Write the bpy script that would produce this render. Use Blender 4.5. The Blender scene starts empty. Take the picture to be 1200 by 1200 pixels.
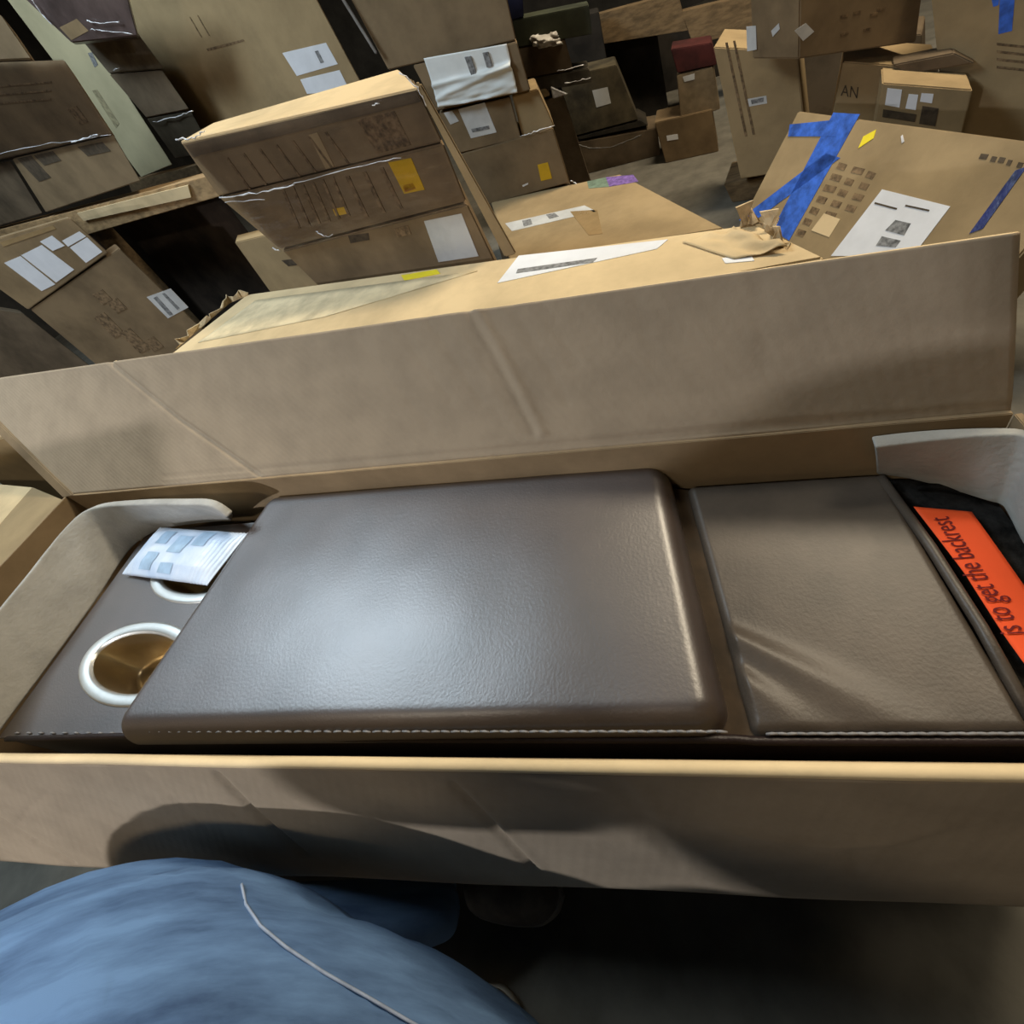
import bpy, bmesh, math, random
from mathutils import Vector, Matrix, noise
random.seed(4)
S = bpy.context.scene
COL = S.collection

# ------------------------------------------------------------------ camera
F_PX, CX, CY = 552.0, 600.0, 500.0
CAM = Vector((0, 0, 1.15))
RX = Vector((0.93586, 0.09360, -0.33971))      # image right
RY = Vector((-0.17489, -0.71357, -0.67840))    # image down
RZ = Vector((-0.30590, 0.69430, -0.65143))     # view direction
cd = bpy.data.cameras.new('camera')
cam = bpy.data.objects.new('camera', cd)
COL.objects.link(cam)
cd.sensor_fit = 'HORIZONTAL'; cd.sensor_width = 36.0
cd.lens = 36.0 * F_PX / 1200.0
cd.shift_y = -100.0 / 1200.0
cd.clip_start = 0.02; cd.clip_end = 60
M3 = Matrix((RX, -RY, -RZ)).transposed()
cam.matrix_world = Matrix.Translation(CAM) @ M3.to_4x4()
S.camera = cam

# ------------------------------------------------------------------ light and exposure
S.view_settings.view_transform = 'Standard'
S.view_settings.look = 'None'
S.view_settings.gamma = 1.0
S.view_settings.exposure = 0.0
S.view_settings.use_curve_mapping = False
W = bpy.data.worlds.new('world'); S.world = W; W.use_nodes = True
W.node_tree.nodes['Background'].inputs[0].default_value = (0.9, 0.82, 0.7, 1)
W.node_tree.nodes['Background'].inputs[1].default_value = 0.05

# name, position, size x, size y, yaw (deg), watts, colour
LAMPS = [
    ('cool', (-2.75, 1.25, 3.7), 1.5, 0.9, 20, 108, (0.72, 0.88, 1.0)),
    ('warm', (1.35, 2.5, 4.0), 1.5, 0.5, -18, 150, (1.0, 0.86, 0.64)),
    ('warm', (-1.6, 5.2, 4.4), 1.5, 0.6, -18, 14, (1.0, 0.88, 0.66)),
    ('warm', (2.6, 1.6, 4.4), 1.5, 0.6, -18, 40, (1.0, 0.86, 0.64)),
    ('dim', (-1.5, -2.2, 3.6), 0.7, 0.4, 0, 36, (1.0, 0.88, 0.70)),
    ('flood', (-2.3, -2.3, 2.1), 0.18, 0.12, 0, 125, (0.90, 0.93, 1.0)),
]

# ------------------------------------------------------------------ helpers
def ray(px, py):
    return RX * ((px - CX) / F_PX) + RY * ((py - CY) / F_PX) + RZ

def at(px, py, z):
    """where the sight line of photo pixel (px,py) meets the level z"""
    d = ray(px, py)
    return CAM + d * ((z - CAM.z) / d.z)

def on(px, py, p0, n):
    d = ray(px, py)
    return CAM + d * ((Vector(p0) - CAM).dot(n) / d.dot(n))

def proj(p):
    q = Vector(p) - CAM
    w = q.dot(RZ)
    return (CX + F_PX * q.dot(RX) / w, CY + F_PX * q.dot(RY) / w)

def obj(name, me, mat=None, parent=None):
    if isinstance(me, bmesh.types.BMesh):
        bm = me
        me = bpy.data.meshes.new(name)
        bm.to_mesh(me); bm.free()
    o = bpy.data.objects.new(name, me)
    COL.objects.link(o)
    if mat is not None:
        me.materials.clear() if me.materials else None
        me.materials.append(mat)
    if parent is not None:
        o.parent = parent
        o.matrix_parent_inverse = parent.matrix_basis.inverted()
    return o

def tag(o, label=None, cat=None, group=None, kind=None):
    if label: o['label'] = label
    if cat: o['category'] = cat
    if group: o['group'] = group
    if kind: o['kind'] = kind
    return o

def thing(name, label, cat, loc, group=None):
    o = bpy.data.objects.new(name, None)
    o.empty_display_size = 0.05
    COL.objects.link(o)
    o.location = loc
    return tag(o, label, cat, group)

def smooth(o, ang=None):
    for p in o.data.polygons: p.use_smooth = True
    if ang is not None:
        try: o.data.set_sharp_from_angle(angle=math.radians(ang))
        except Exception: pass
    return o

def recalc(bm):
    bmesh.ops.recalc_face_normals(bm, faces=bm.faces)

def hexa(f, depth, bev=0.004):
    """box from its four front corners (TL,TR,BR,BL) and a depth vector or four back corners"""
    bm = bmesh.new()
    fr = [bm.verts.new(p) for p in f]
    if isinstance(depth, Vector): bk = [bm.verts.new(Vector(p) + depth) for p in f]
    else: bk = [bm.verts.new(p) for p in depth]
    bm.faces.new(fr); bm.faces.new(bk[::-1])
    for i in range(4):
        j = (i + 1) % 4
        bm.faces.new((fr[j], fr[i], bk[i], bk[j]))
    recalc(bm)
    if bev: bmesh.ops.bevel(bm, geom=bm.edges[:], offset=bev, segments=2, affect='EDGES', clamp_overlap=True)
    return bm

def bx(lo, hi, bev=0.0):
    x0, y0, z0 = lo; x1, y1, z1 = hi
    return hexa([(x0, y0, z1), (x1, y0, z1), (x1, y0, z0), (x0, y0, z0)], Vector((0, y1 - y0, 0)), bev)

def quad_slab(pts, nrm, t=0.0008):
    """thin piece of paper / tape standing t proud of the surface it sticks to"""
    n = Vector(nrm).normalized()
    return hexa([Vector(p) + n * t for p in pts], -n * (t * 0.9), 0)

def grid(fn, nu, nv, uvscale=(1, 1), close=False):
    bm = bmesh.new()
    uv = bm.loops.layers.uv.new('UVMap')
    vs = [[bm.verts.new(fn(i / nu, j / nv)) for i in range(nu + 1)] for j in range(nv + 1)]
    for j in range(nv):
        for i in range(nu):
            f = bm.faces.new((vs[j][i], vs[j][i + 1], vs[j + 1][i + 1], vs[j + 1][i]))
            for l, (a, b) in zip(f.loops, ((i, j), (i + 1, j), (i + 1, j + 1), (i, j + 1))):
                l[uv].uv = (a / nu * uvscale[0], b / nv * uvscale[1])
            f.smooth = True
    return bm

def tube(pts, radii, n=10, cap=True):
    bm = bmesh.new(); rings = []
    pts = [Vector(p) for p in pts]
    prev = None
    for i, p in enumerate(pts):
        t = (pts[min(i + 1, len(pts) - 1)] - pts[max(i - 1, 0)]).normalized()
        if prev is None:
            a = t.orthogonal().normalized()
        else:
            a = (prev - t * prev.dot(t)).normalized()
        prev = a; b = t.cross(a)
        r = radii[i] if isinstance(radii, (list, tuple)) else radii
        rings.append([bm.verts.new(p + (a * math.cos(k * 2 * math.pi / n) + b * math.sin(k * 2 * math.pi / n)) * r) for k in range(n)])
    for r0, r1 in zip(rings, rings[1:]):
        for k in range(n):
            bm.faces.new((r0[k], r0[(k + 1) % n], r1[(k + 1) % n], r1[k])).smooth = True
    if cap:
        bm.faces.new(rings[0][::-1]); bm.faces.new(rings[-1])
    recalc(bm)
    return bm

# ------------------------------------------------------------------ materials
MATS = {}
def mat(name, col, rough=0.7, var=0.12, scale=6.0, bump=0.15, bscale=60.0, metal=0.0, spec=0.3, col2=None, stretch=None, coat=0.0):
    if name in MATS: return MATS[name]
    m = bpy.data.materials.new(name); m.use_nodes = True
    nt = m.node_tree; N = nt.nodes; L = nt.links
    b = N['Principled BSDF']
    b.inputs['Roughness'].default_value = rough
    b.inputs['Metallic'].default_value = metal
    b.inputs['Specular IOR Level'].default_value = spec
    b.inputs['Coat Weight'].default_value = coat
    tc = N.new('ShaderNodeTexCoord')
    mp = N.new('ShaderNodeMapping'); L.new(tc.outputs['Object'], mp.inputs['Vector'])
    if stretch: mp.inputs['Scale'].default_value = stretch
    n1 = N.new('ShaderNodeTexNoise'); n1.inputs['Scale'].default_value = scale; n1.inputs['Detail'].default_value = 6; n1.inputs['Roughness'].default_value = 0.6
    L.new(mp.outputs[0], n1.inputs['Vector'])
    cr = N.new('ShaderNodeValToRGB')
    c2 = col2 if col2 else tuple(max(0, c * (1 - 2 * var)) for c in col)
    c1 = tuple(min(1, c * (1 + var)) for c in col)
    cr.color_ramp.elements[0].position = 0.33; cr.color_ramp.elements[0].color = (*c2, 1)
    cr.color_ramp.elements[1].position = 0.62; cr.color_ramp.elements[1].color = (*c1, 1)
    L.new(n1.outputs['Fac'], cr.inputs[0])
    L.new(cr.outputs[0], b.inputs['Base Color'])
    if bump:
        n2 = N.new('ShaderNodeTexNoise'); n2.inputs['Scale'].default_value = bscale; n2.inputs['Detail'].default_value = 4
        L.new(mp.outputs[0], n2.inputs['Vector'])
        bp = N.new('ShaderNodeBump'); bp.inputs['Strength'].default_value = bump; bp.inputs['Distance'].default_value = 0.004
        L.new(n2.outputs['Fac'], bp.inputs['Height']); L.new(bp.outputs[0], b.inputs['Normal'])
    MATS[name] = m
    return m

def flute_mat(name, col, period=0.016, amp=0.10):
    """inner liner of corrugated board: faint ribs from the fluting along the UV u axis"""
    m = mat(name, col, rough=0.85, var=0.05, scale=14, bump=0.15, bscale=90, spec=0.15)
    nt = m.node_tree; N = nt.nodes; L = nt.links
    b = N['Principled BSDF']
    uv = N.new('ShaderNodeUVMap'); uv.uv_map = 'UVMap'
    mp = N.new('ShaderNodeMapping'); L.new(uv.outputs[0], mp.inputs['Vector'])
    mp.inputs['Scale'].default_value = (1, 0.05, 1)
    w = N.new('ShaderNodeTexWave'); w.wave_type = 'BANDS'; w.bands_direction = 'X'
    w.inputs['Scale'].default_value = 0.314 / period; w.inputs['Distortion'].default_value = 3.0; w.inputs['Detail'].default_value = 1.5
    L.new(mp.outputs[0], w.inputs['Vector'])
    n = N.new('ShaderNodeTexNoise'); n.inputs['Scale'].default_value = 28; n.inputs['Detail'].default_value = 3
    L.new(mp.outputs[0], n.inputs['Vector'])
    mx = N.new('ShaderNodeMath'); mx.operation = 'MULTIPLY_ADD'; mx.inputs[1].default_value = 0.5
    L.new(w.outputs['Fac'], mx.inputs[0]); L.new(n.outputs['Fac'], mx.inputs[2])
    bp = N.new('ShaderNodeBump'); bp.inputs['Strength'].default_value = amp; bp.inputs['Distance'].default_value = 0.003
    L.new(mx.outputs[0], bp.inputs['Height'])
    old = b.inputs['Normal'].links[0].from_node
    L.new(old.outputs[0], bp.inputs['Normal'])
    L.new(bp.outputs[0], b.inputs['Normal'])
    return m

def film_mat():
    m = bpy.data.materials.new('stretch film'); m.use_nodes = True
    nt = m.node_tree; N = nt.nodes; L = nt.links
    for n in list(N): N.remove(n)
    out = N.new('ShaderNodeOutputMaterial'); mix = N.new('ShaderNodeMixShader')
    tr = N.new('ShaderNodeBsdfTransparent'); tr.inputs[0].default_value = (0.93, 0.92, 0.93, 1)
    gl = N.new('ShaderNodeBsdfGlossy'); gl.inputs['Roughness'].default_value = 0.16; gl.inputs[0].default_value = (0.95, 0.93, 0.97, 1)
    fr = N.new('ShaderNodeFresnel'); fr.inputs['IOR'].default_value = 1.5
    tc = N.new('ShaderNodeTexCoord'); mp = N.new('ShaderNodeMapping'); mp.inputs['Scale'].default_value = (3, 3, 12)
    ns = N.new('ShaderNodeTexNoise'); ns.inputs['Scale'].default_value = 4; ns.inputs['Detail'].default_value = 6
    bp = N.new('ShaderNodeBump'); bp.inputs['Strength'].default_value = 0.3; bp.inputs['Distance'].default_value = 0.01
    L.new(tc.outputs['Object'], mp.inputs[0]); L.new(mp.outputs[0], ns.inputs['Vector']); L.new(ns.outputs['Fac'], bp.inputs['Height'])
    L.new(bp.outputs[0], gl.inputs['Normal']); L.new(bp.outputs[0], fr.inputs['Normal'])
    hf = N.new('ShaderNodeMath'); hf.operation = 'MULTIPLY'; hf.inputs[1].default_value = 0.8; L.new(fr.outputs[0], hf.inputs[0])
    L.new(hf.outputs[0], mix.inputs[0]); L.new(tr.outputs[0], mix.inputs[1]); L.new(gl.outputs[0], mix.inputs[2])
    L.new(mix.outputs[0], out.inputs[0])
    return m

KRAFT = mat('kraft board', (0.325, 0.235, 0.125), 0.8, 0.10, 5, 0.12, 70, spec=0.2)
KRAFT_PALE = mat('pale kraft board', (0.62, 0.47, 0.27), 0.8, 0.10, 4, 0.12, 70, spec=0.2)
KRAFT_DARK = mat('brown kraft board', (0.20, 0.14, 0.078), 0.8, 0.14, 5, 0.12, 70, spec=0.2)
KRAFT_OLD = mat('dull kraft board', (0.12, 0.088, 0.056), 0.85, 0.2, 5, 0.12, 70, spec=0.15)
KRAFT_GLOSSY = mat('taped kraft board', (0.27, 0.19, 0.105), 0.35, 0.14, 5, 0.2, 20, spec=0.5)
KRAFT_RIM = mat('kraft fold', (0.76, 0.58, 0.34), 0.8, 0.06, 8, 0.1, 80, spec=0.2)
LINER = flute_mat('grey brown inner liner', (0.345, 0.27, 0.188))
LINER_BROWN = mat('brown inner wall', (0.30, 0.215, 0.125), 0.85, 0.1, 7, 0.15, 80, spec=0.15)
TORN = mat('torn kraft', (0.56, 0.43, 0.26), 0.9, 0.2, 30, 0.6, 60, spec=0.1)
PAPER = mat('white label paper', (0.72, 0.73, 0.76), 0.6, 0.04, 8, 0.05, 50)
PAPER_GREY = mat('greyed label paper', (0.55, 0.55, 0.54), 0.5, 0.08, 8, 0.1, 50)
PAPER_WRINKLED = mat('wrinkled label paper', (0.72, 0.74, 0.72), 0.5, 0.05, 6, 0.3, 14)
INK = mat('printed ink', (0.075, 0.055, 0.035), 0.8, 0.2, 40, 0)
INK_SOFT = mat('faded print', (0.19, 0.125, 0.066), 0.8, 0.3, 60, 0)
INK_GREY = mat('grey barcode print', (0.22, 0.22, 0.22), 0.7, 0.3, 80, 0)
YELLOW = mat('yellow sticker', (0.85, 0.68, 0.03), 0.5, 0.05, 10, 0)
YELLOW_OR = mat('amber sticker', (0.62, 0.38, 0.02), 0.5, 0.08, 10, 0)
RED = mat('red seal', (0.55, 0.10, 0.02), 0.5, 0.1, 30, 0)
BLUE = mat('blue tape', (0.035, 0.125, 0.55), 0.55, 0.25, 26, 0.4, 50, spec=0.4)
BLUE_DARK = mat('dark blue tape', (0.012, 0.016, 0.12), 0.3, 0.3, 20, 0.3, 40, spec=0.5)
CLEAR = mat('brown packing tape', (0.33, 0.225, 0.11), 0.25, 0.1, 8, 0.2, 15, spec=0.6)
CREAM = mat('cream carton', (0.50, 0.44, 0.27), 0.75, 0.08, 3, 0.05, 50)
WOOD = mat('raw pallet wood', (0.36, 0.235, 0.115), 0.8, 0.2, 7, 0.3, 60, stretch=(1, 6, 6))
WOOD_DARK = mat('aged pallet wood', (0.17, 0.115, 0.06), 0.85, 0.2, 7, 0.3, 60, stretch=(1, 6, 6))
PURPLE = mat('violet bag print', (0.20, 0.12, 0.35), 0.5, 0.3, 60, 0)
TEAL = mat('teal print', (0.16, 0.22, 0.16), 0.6, 0.2, 30, 0)
LEATHER = mat('brown leather', (0.055, 0.039, 0.034), 0.40, 0.10, 12, 0.12, 260, spec=1.0, coat=1.0)
LEATHER.node_tree.nodes['Principled BSDF'].inputs['Coat Roughness'].default_value = 0.44
LEATHER_DARK = mat('dark leather side', (0.022, 0.013, 0.012), 0.45, 0.15, 12, 0.2, 260, spec=0.35)
LEATHER_GREY = mat('worn brown leather', (0.080, 0.062, 0.047), 0.45, 0.12, 12, 0.12, 260, spec=0.35, coat=0.12)
LEATHER_GREY.node_tree.nodes['Principled BSDF'].inputs['Coat Roughness'].default_value = 0.4
BLACKCLOTH = mat('black lining cloth', (0.016, 0.015, 0.014), 0.9, 0.35, 60, 0.5, 200, spec=0.1)
THREAD = mat('grey thread', (0.26, 0.25, 0.25), 0.7, 0.1, 60, 0)
STEEL = mat('brushed steel', (0.78, 0.77, 0.73), 0.42, 0.03, 20, 0.03, 100, metal=1.0)
BRASS = mat('steel cup lining', (0.62, 0.52, 0.36), 0.34, 0.05, 10, 0.02, 60, metal=1.0)
FOAM = mat('grey white packing foam', (0.42, 0.41, 0.38), 0.9, 0.08, 14, 0.35, 120, spec=0.15)
ORANGE = mat('orange notice paper', (0.95, 0.10, 0.02), 0.7, 0.03, 8, 0.03, 50)
MAROON = mat('maroon lettering', (0.14, 0.004, 0.006), 0.7, 0.0, 8, 0)
DENIM = mat('blue denim', (0.13, 0.225, 0.39), 0.85, 0.18, 6, 0.25, 700, col2=(0.060, 0.105, 0.205), spec=0.12, stretch=(1.0, 5.0, 4.0))
def streak(m, along, across, fa, fb):
    '''fold shading put into the cloth colour: noise drawn out along one direction of the object'''
    nt = m.node_tree; N = nt.nodes; L = nt.links
    tc = [n for n in N if n.type == 'TEX_COORD'][0]; cb = N.new('ShaderNodeCombineXYZ')
    for k, (d, f) in enumerate(((along, fa), (across, fb))):
        v = N.new('ShaderNodeVectorMath'); v.operation = 'DOT_PRODUCT'; v.inputs[1].default_value = [c * f for c in d]
        L.new(tc.outputs['Object'], v.inputs[0]); L.new(v.outputs['Value'], cb.inputs[k])
    n1 = [n for n in N if n.type == 'TEX_NOISE'][0]
    n1.inputs['Scale'].default_value = 1.0
    L.new(cb.outputs[0], n1.inputs['Vector'])
streak(DENIM, (.77, -.2, -.58), (.40, -.75, .53), 5.0, 24.0)
DENIM_SEAM = mat('denim seam thread', (0.34, 0.40, 0.52), 0.8, 0.1, 60, 0)
SKIN = mat('skin', (0.42, 0.25, 0.17), 0.55, 0.06, 12, 0.1, 90)
SHIRT = mat('dark shirt', (0.03, 0.03, 0.035), 0.9, 0.2, 12, 0.2, 120)
RUBBER = mat('grey shoe', (0.16, 0.14, 0.12), 0.7, 0.2, 20, 0.2, 90)
RUBBER_SOLE = mat('pale shoe sole', (0.35, 0.33, 0.28), 0.7, 0.1, 20, 0.1, 90)
CONCRETE = mat('concrete floor', (0.13, 0.12, 0.098), 0.75, 0.13, 9, 0.2, 40, spec=0.3)
WALL = mat('dark block wall', (0.045, 0.04, 0.033), 0.9, 0.2, 3, 0.2, 20)
WALLM = WALL
METAL_GREY = mat('grey lamp housing', (0.4, 0.4, 0.4), 0.5, 0.05, 5, 0)
FILM = film_mat()
CRINKLE = mat('crumpled clear film', (0.75, 0.74, 0.75), 0.15, 0.1, 20, 1.0, 30, spec=0.8)
PKT = mat('white packet film', (0.66, 0.74, 0.86), 0.35, 0.03, 16, 0.3, 26, spec=0.5, col2=(0.50, 0.62, 0.80))
PKT_PRINT = mat('pale blue packet print', (0.36, 0.50, 0.66), 0.4, 0.1, 30, 0)
GREENISH = mat('dull green crate', (0.045, 0.05, 0.03), 0.7, 0.2, 6, 0.1)
NAVY = mat('navy plastic', (0.02, 0.022, 0.05), 0.4, 0.2, 6, 0.1)

def emis(name, col, s):
    m = bpy.data.materials.new(name); m.use_nodes = True
    b = m.node_tree.nodes['Principled BSDF']
    b.inputs['Emission Color'].default_value = (*col, 1); b.inputs['Emission Strength'].default_value = s
    return m

# ------------------------------------------------------------------ the hall
def struct(name, bm, m):
    o = obj(name, bm, m); o['kind'] = 'structure'; return o
struct('floor', bx((-7, -4.5, -0.1), (8, 9, 0)), CONCRETE)
struct('ceiling', bx((-7, -4.5, 5), (8, 9, 5.1)), mat('ceiling sheet', (0.10, 0.095, 0.085), 0.9, 0.1, 2, 0))
struct('wall_back', bx((-7.1, 9, 0), (8.1, 9.1, 5)), WALL)
struct('wall_front', bx((-7.1, -4.6, 0), (8.1, -4.5, 5)), WALL)
struct('wall_left', bx((-7.1, -4.5, 0), (-7, 9, 5)), WALL)
struct('added_shade_panel', bx((-2.90, -0.55, 0), (-1.60, -0.50, 1.265), 0.005), WALL)  # unseen panel added to cast the shadow low on the back flap's left
struct('wall_right', bx((8, -4.5, 0), (8.1, 9, 5)), WALL)

LLAB = ['cool white ceiling light above the left of the opened carton', 'warm ceiling light above the middle stacks',
        'warm ceiling light furthest back above the left stacks', 'warm ceiling light to the right of the opened carton',
        'pale ceiling light behind the photographer', 'small pale light hung lower at the left behind the photographer']
for (k, p, sx, sy, yaw, w, c), lb in zip(LAMPS, LLAB):
    t = thing('ceiling_light', lb, 'light', p, 'hall lights')
    t.rotation_euler.z = math.radians(yaw)
    M = Matrix.Translation(p) @ Matrix.Rotation(math.radians(yaw), 4, 'Z')
    def loc(bm):
        bm.transform(M); return bm
    bpy.context.view_layer.update()
    obj('housing', loc(bx((-sx/2-.03, -sy/2-.03, 0.0), (sx/2+.03, sy/2+.03, 0.09), 0.01)), METAL_GREY, t)
    obj('diffuser', loc(bx((-sx/2, -sy/2, -0.012), (sx/2, sy/2, -0.002))), emis('lamp glow ' + k, c, 3.0), t)
    for s in (-1, 1):
        obj('hanger', loc(bx((s*sx/3-.006, -.006, 0.09), (s*sx/3+.006, .006, 5.0 - p[2]))), METAL_GREY, t)
    ld = bpy.data.lights.new('lamp', 'AREA'); ld.shape = 'RECTANGLE'; ld.size = sx; ld.size_y = sy
    ld.energy = w; ld.color = c
    lo = bpy.data.objects.new('lamp', ld); COL.objects.link(lo)
    lo.parent = t; lo.location = (0, 0, -0.03)

# ------------------------------------------------------------------ the opened carton
RIM = 0.60
BL, BR, FR, FL = Vector((-1.555, 0.640, RIM)), Vector((0.385, 0.450, RIM)), Vector((0.37, 0.110, RIM)), Vector((-1.575, 0.060, RIM))
def down(p, z=0.0): return Vector((p.x, p.y, z))
carton = thing('opened_carton', 'long opened cardboard carton holding the brown leather seat, flaps spread', 'carton', (-0.6, 0.3, 0))
T = 0.008
def wall(name, a, b, outward, m, top=RIM):
    n = Vector(outward)
    return obj(name, hexa([Vector((a.x, a.y, top)), Vector((b.x, b.y, top)), down(b), down(a)], n * T, 0.001), m, carton)
wall('back_wall', BL, BR, (0.09, 0.99, 0), LINER_BROWN)
wall('front_wall', FL, FR, (0, -1, 0), LINER_BROWN, RIM - 0.006)
wall('left_wall', FL, BL, (-1, 0, 0), LINER_BROWN)
wall('right_wall', BR, FR, (1, 0, 0), LINER_BROWN)
obj('carton_bottom', hexa([down(FL, .012), down(FR, .012), down(FR, .002), down(FL, .002)],
                          [down(BL, .012), down(BR, .012), down(BR, .002), down(BL, .002)], 0), LINER_BROWN, carton)

def flap(name, base, tip, m, creases, nu, nv, thick=0.006, bow=0.0, wav=0.002):
    """flap as a fine board: base = two fold corners, tip = two free corners; creases = photo polylines with depth"""
    b0, b1 = [Vector(p) for p in base]; t0, t1 = [Vector(p) for p in tip]
    nrm = (b1 - b0).cross(t0 - b0).normalized()
    if nrm.dot(CAM - b0) < 0: nrm = -nrm
    def p0(u, v):
        return (b0.lerp(b1, u)).lerp(t0.lerp(t1, u), v)
    lines = []
    n_flat = nrm
    for pl, dep, wid in creases:
        lines.append(([on(x, y, (b0 + b1 + t0 + t1) / 4, n_flat) for x, y in pl], dep, wid))
    def f(u, v):
        p = p0(u, v)
        d = bow * math.sin(math.pi * v) + wav * noise.noise(Vector((p.x * 5, v * 1.5, 3)))
        for pl, dep, wid in lines:
            best = 9
            for a, b in zip(pl, pl[1:]):
                ab = b - a; s = max(0, min(1, (p - a).dot(ab) / ab.length_squared))
                q = (p - (a + ab * s)); q -= nrm * q.dot(nrm)
                best = min(best, q.length)
            if best < wid * 3: d -= dep * math.exp(-(best / wid) ** 2)
        return p + nrm * d
    o = obj(name, grid(f, nu, nv, ((b1 - b0).length, (t0 - b0).length)), m, carton)
    so = o.modifiers.new('thickness', 'SOLIDIFY'); so.thickness = thick; so.offset = -1 if True else 1
    o.data.materials.append(KRAFT_RIM); so.material_offset_rim = 1
    # the solid must grow away from the camera side
    if o.data.polygons[0].normal.dot(nrm) < 0: so.offset = 1
    return o

flap('back_flap', (BL + Vector((0, 0.004, 0)), BR + Vector((0, 0.004, 0))),
     (on(-52, 450, (0, 0.74, 0), Vector((0.12, 1, 0)).normalized()) , on(1196, 272, (0.37, 0.525, .8), Vector((0.12, 1, 0)).normalized())),
     LINER,
     [([(135, 425), (205, 490), (290, 556)], .0065, .0055),
      ([(572, 365), (595, 415), (632, 505)], -.004, .008), ([(562, 367), (585, 415), (622, 506)], .003, .007),
      ([(515, 375), (565, 470)], .0015, .008), ([(480, 385), (530, 470)], .0012, .008), ([(610, 360), (665, 470)], .0012, .008),
      ([(640, 350), (680, 430)], .001, .008), ([(745, 345), (770, 430)], .0008, .010), ([(880, 318), (895, 430)], .0008, .01),
      ([(430, 395), (500, 500)], .001, .01), ([(540, 372), (560, 410), (600, 500)], -.0012, .008),
      ([(180, 568), (560, 536), (890, 503), (1200, 480)], .0022, .004), ([(180, 560), (560, 529), (890, 497), (1200, 473)], .0018, .004)],
     360, 60)
flap('front_flap', (FL + Vector((0, -0.012, -0.006)), FR + Vector((0, -0.012, -0.006))),
     (at(-160, 1003, 0.29), at(1330, 1070, 0.29)), LINER,
     [([(265, 895), (300, 945), (350, 1010)], .006, .006), ([(535, 908), (575, 965), (622, 1040)], .006, .006), ([(545, 908), (585, 965), (630, 1040)], -.002, .007),
      ([(728, 905), (760, 965), (800, 1045)], .0018, .01), ([(745, 905), (775, 955)], -.002, .01), ([(1012, 1015), (1014, 1060)], .002, .006),
      ([(0, 950), (40, 980), (85, 1012)], .006, .006), ([(25, 962), (42, 938), (65, 922)], .0015, .004), ([(180, 895), (240, 970)], .0012, .01),
      ([(850, 975), (910, 992), (980, 1005), (1045, 1000), (1110, 970)], -.0025, .008)],
     360, 40, wav=0.003)
# bright rolled fold along the front edge
rf = []
for k in range(60):
    u = k / 59
    p = FL.lerp(FR, u) + Vector((0, -0.007, -0.005))
    p += Vector((0, 0.0015 * noise.noise((u * 9, 0, 0)), 0.001 * noise.noise((u * 14, 5, 0))))
    rf.append(p)
obj('front_fold', tube(rf, 0.0062, 8), KRAFT_RIM, carton)
# left end flap, folded outward, and its torn edge strip
lw0, lw1 = at(73, 586, RIM), at(-40, 706, RIM)
lf = [at(-60, 562, .56), at(-160, 700, .56)]
obj('left_flap', hexa([lf[0], at(38, 571, .585), at(-80, 706, .585), lf[1]], Vector((0, 0, -0.006)), 0.001), KRAFT_PALE, carton)
obj('left_flap_hinge', hexa([at(38, 571, .586), at(74, 586, RIM), at(-42, 706, RIM), at(-80, 706, .586)], Vector((0, 0, -0.006)), 0.001), KRAFT, carton)
# edge strip at the left end of the back flap
a0, a1 = BL + Vector((0.0, -0.004, 0)), on(-54, 449, (0, 0.735, 0), Vector((0.12, 1, 0)).normalized())
obj('flap_edge_strip', hexa([a1 + Vector((-.03, 0, 0)), a1 + Vector((0.012, 0, 0)), a0 + Vector((0.03, 0, 0)), a0 + Vector((-.012, 0, 0))], Vector((0, 0.012, 0)), 0.002), KRAFT_DARK, carton)
# right end flap, seen as a sliver
obj('right_flap', hexa([BR + Vector((0.01, 0.02, 0.17)), FR + Vector((0.16, 0, 0.14)), FR + Vector((0.012, 0, 0)), BR + Vector((0.012, 0, 0))], Vector((0.006, 0, 0)), 0.001), LINER_BROWN, carton)

# ------------------------------------------------------------------ the leather seat packed in it
seat = thing('leather_seat', 'dark brown leather seat with chrome cup holders lying in the opened carton', 'seat', (-0.5, 0.3, 0.02))
Z0 = 0.50
def pad(quad, z0, z1, r, corner, fn=None, nu=110, nv=70, puff=0.006):
    """upholstered slab: quad = BL,BR,FR,FL corners in plan at the slab's edge"""
    q = [Vector((p[0], p[1])) for p in quad]
    Wd = ((q[1] - q[0]).length + (q[2] - q[3]).length) / 2
    Dp = ((q[0] - q[3]).length + (q[1] - q[2]).length) / 2
    def ease(t):   # denser near the borders
        return 0.5 - 0.5 * math.cos(math.pi * t) if True else t
    def f(i, j):
        u, v = ease(i), ease(j)
        x, y = (u - .5) * Wd, (v - .5) * Dp
        ax, ay = abs(x) - (Wd / 2 - corner), abs(y) - (Dp / 2 - corner)
        if ax > 0 and ay > 0:
            l = math.hypot(ax, ay)
            if l > corner:
                x = math.copysign(Wd / 2 - corner + ax / l * corner, x); y = math.copysign(Dp / 2 - corner + ay / l * corner, y); l = corner
            d = corner - l
        else:
            d = corner - max(ax, ay)
        u, v = x / Wd + .5, y / Dp + .5
        p = (q[3].lerp(q[2], u)).lerp(q[0].lerp(q[1], u), v)
        k = min(1, max(0, d / r))
        z = z0 + (z1 - z0) * math.sqrt(max(0, 1 - (1 - k) ** 2)) + puff * math.sin(math.pi * u) * math.sin(math.pi * v)
        if fn: z += fn(p.x, p.y, d)
        return Vector((p.x, p.y, z))
    return grid(f, nu, nv, (Wd, Dp))

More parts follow.
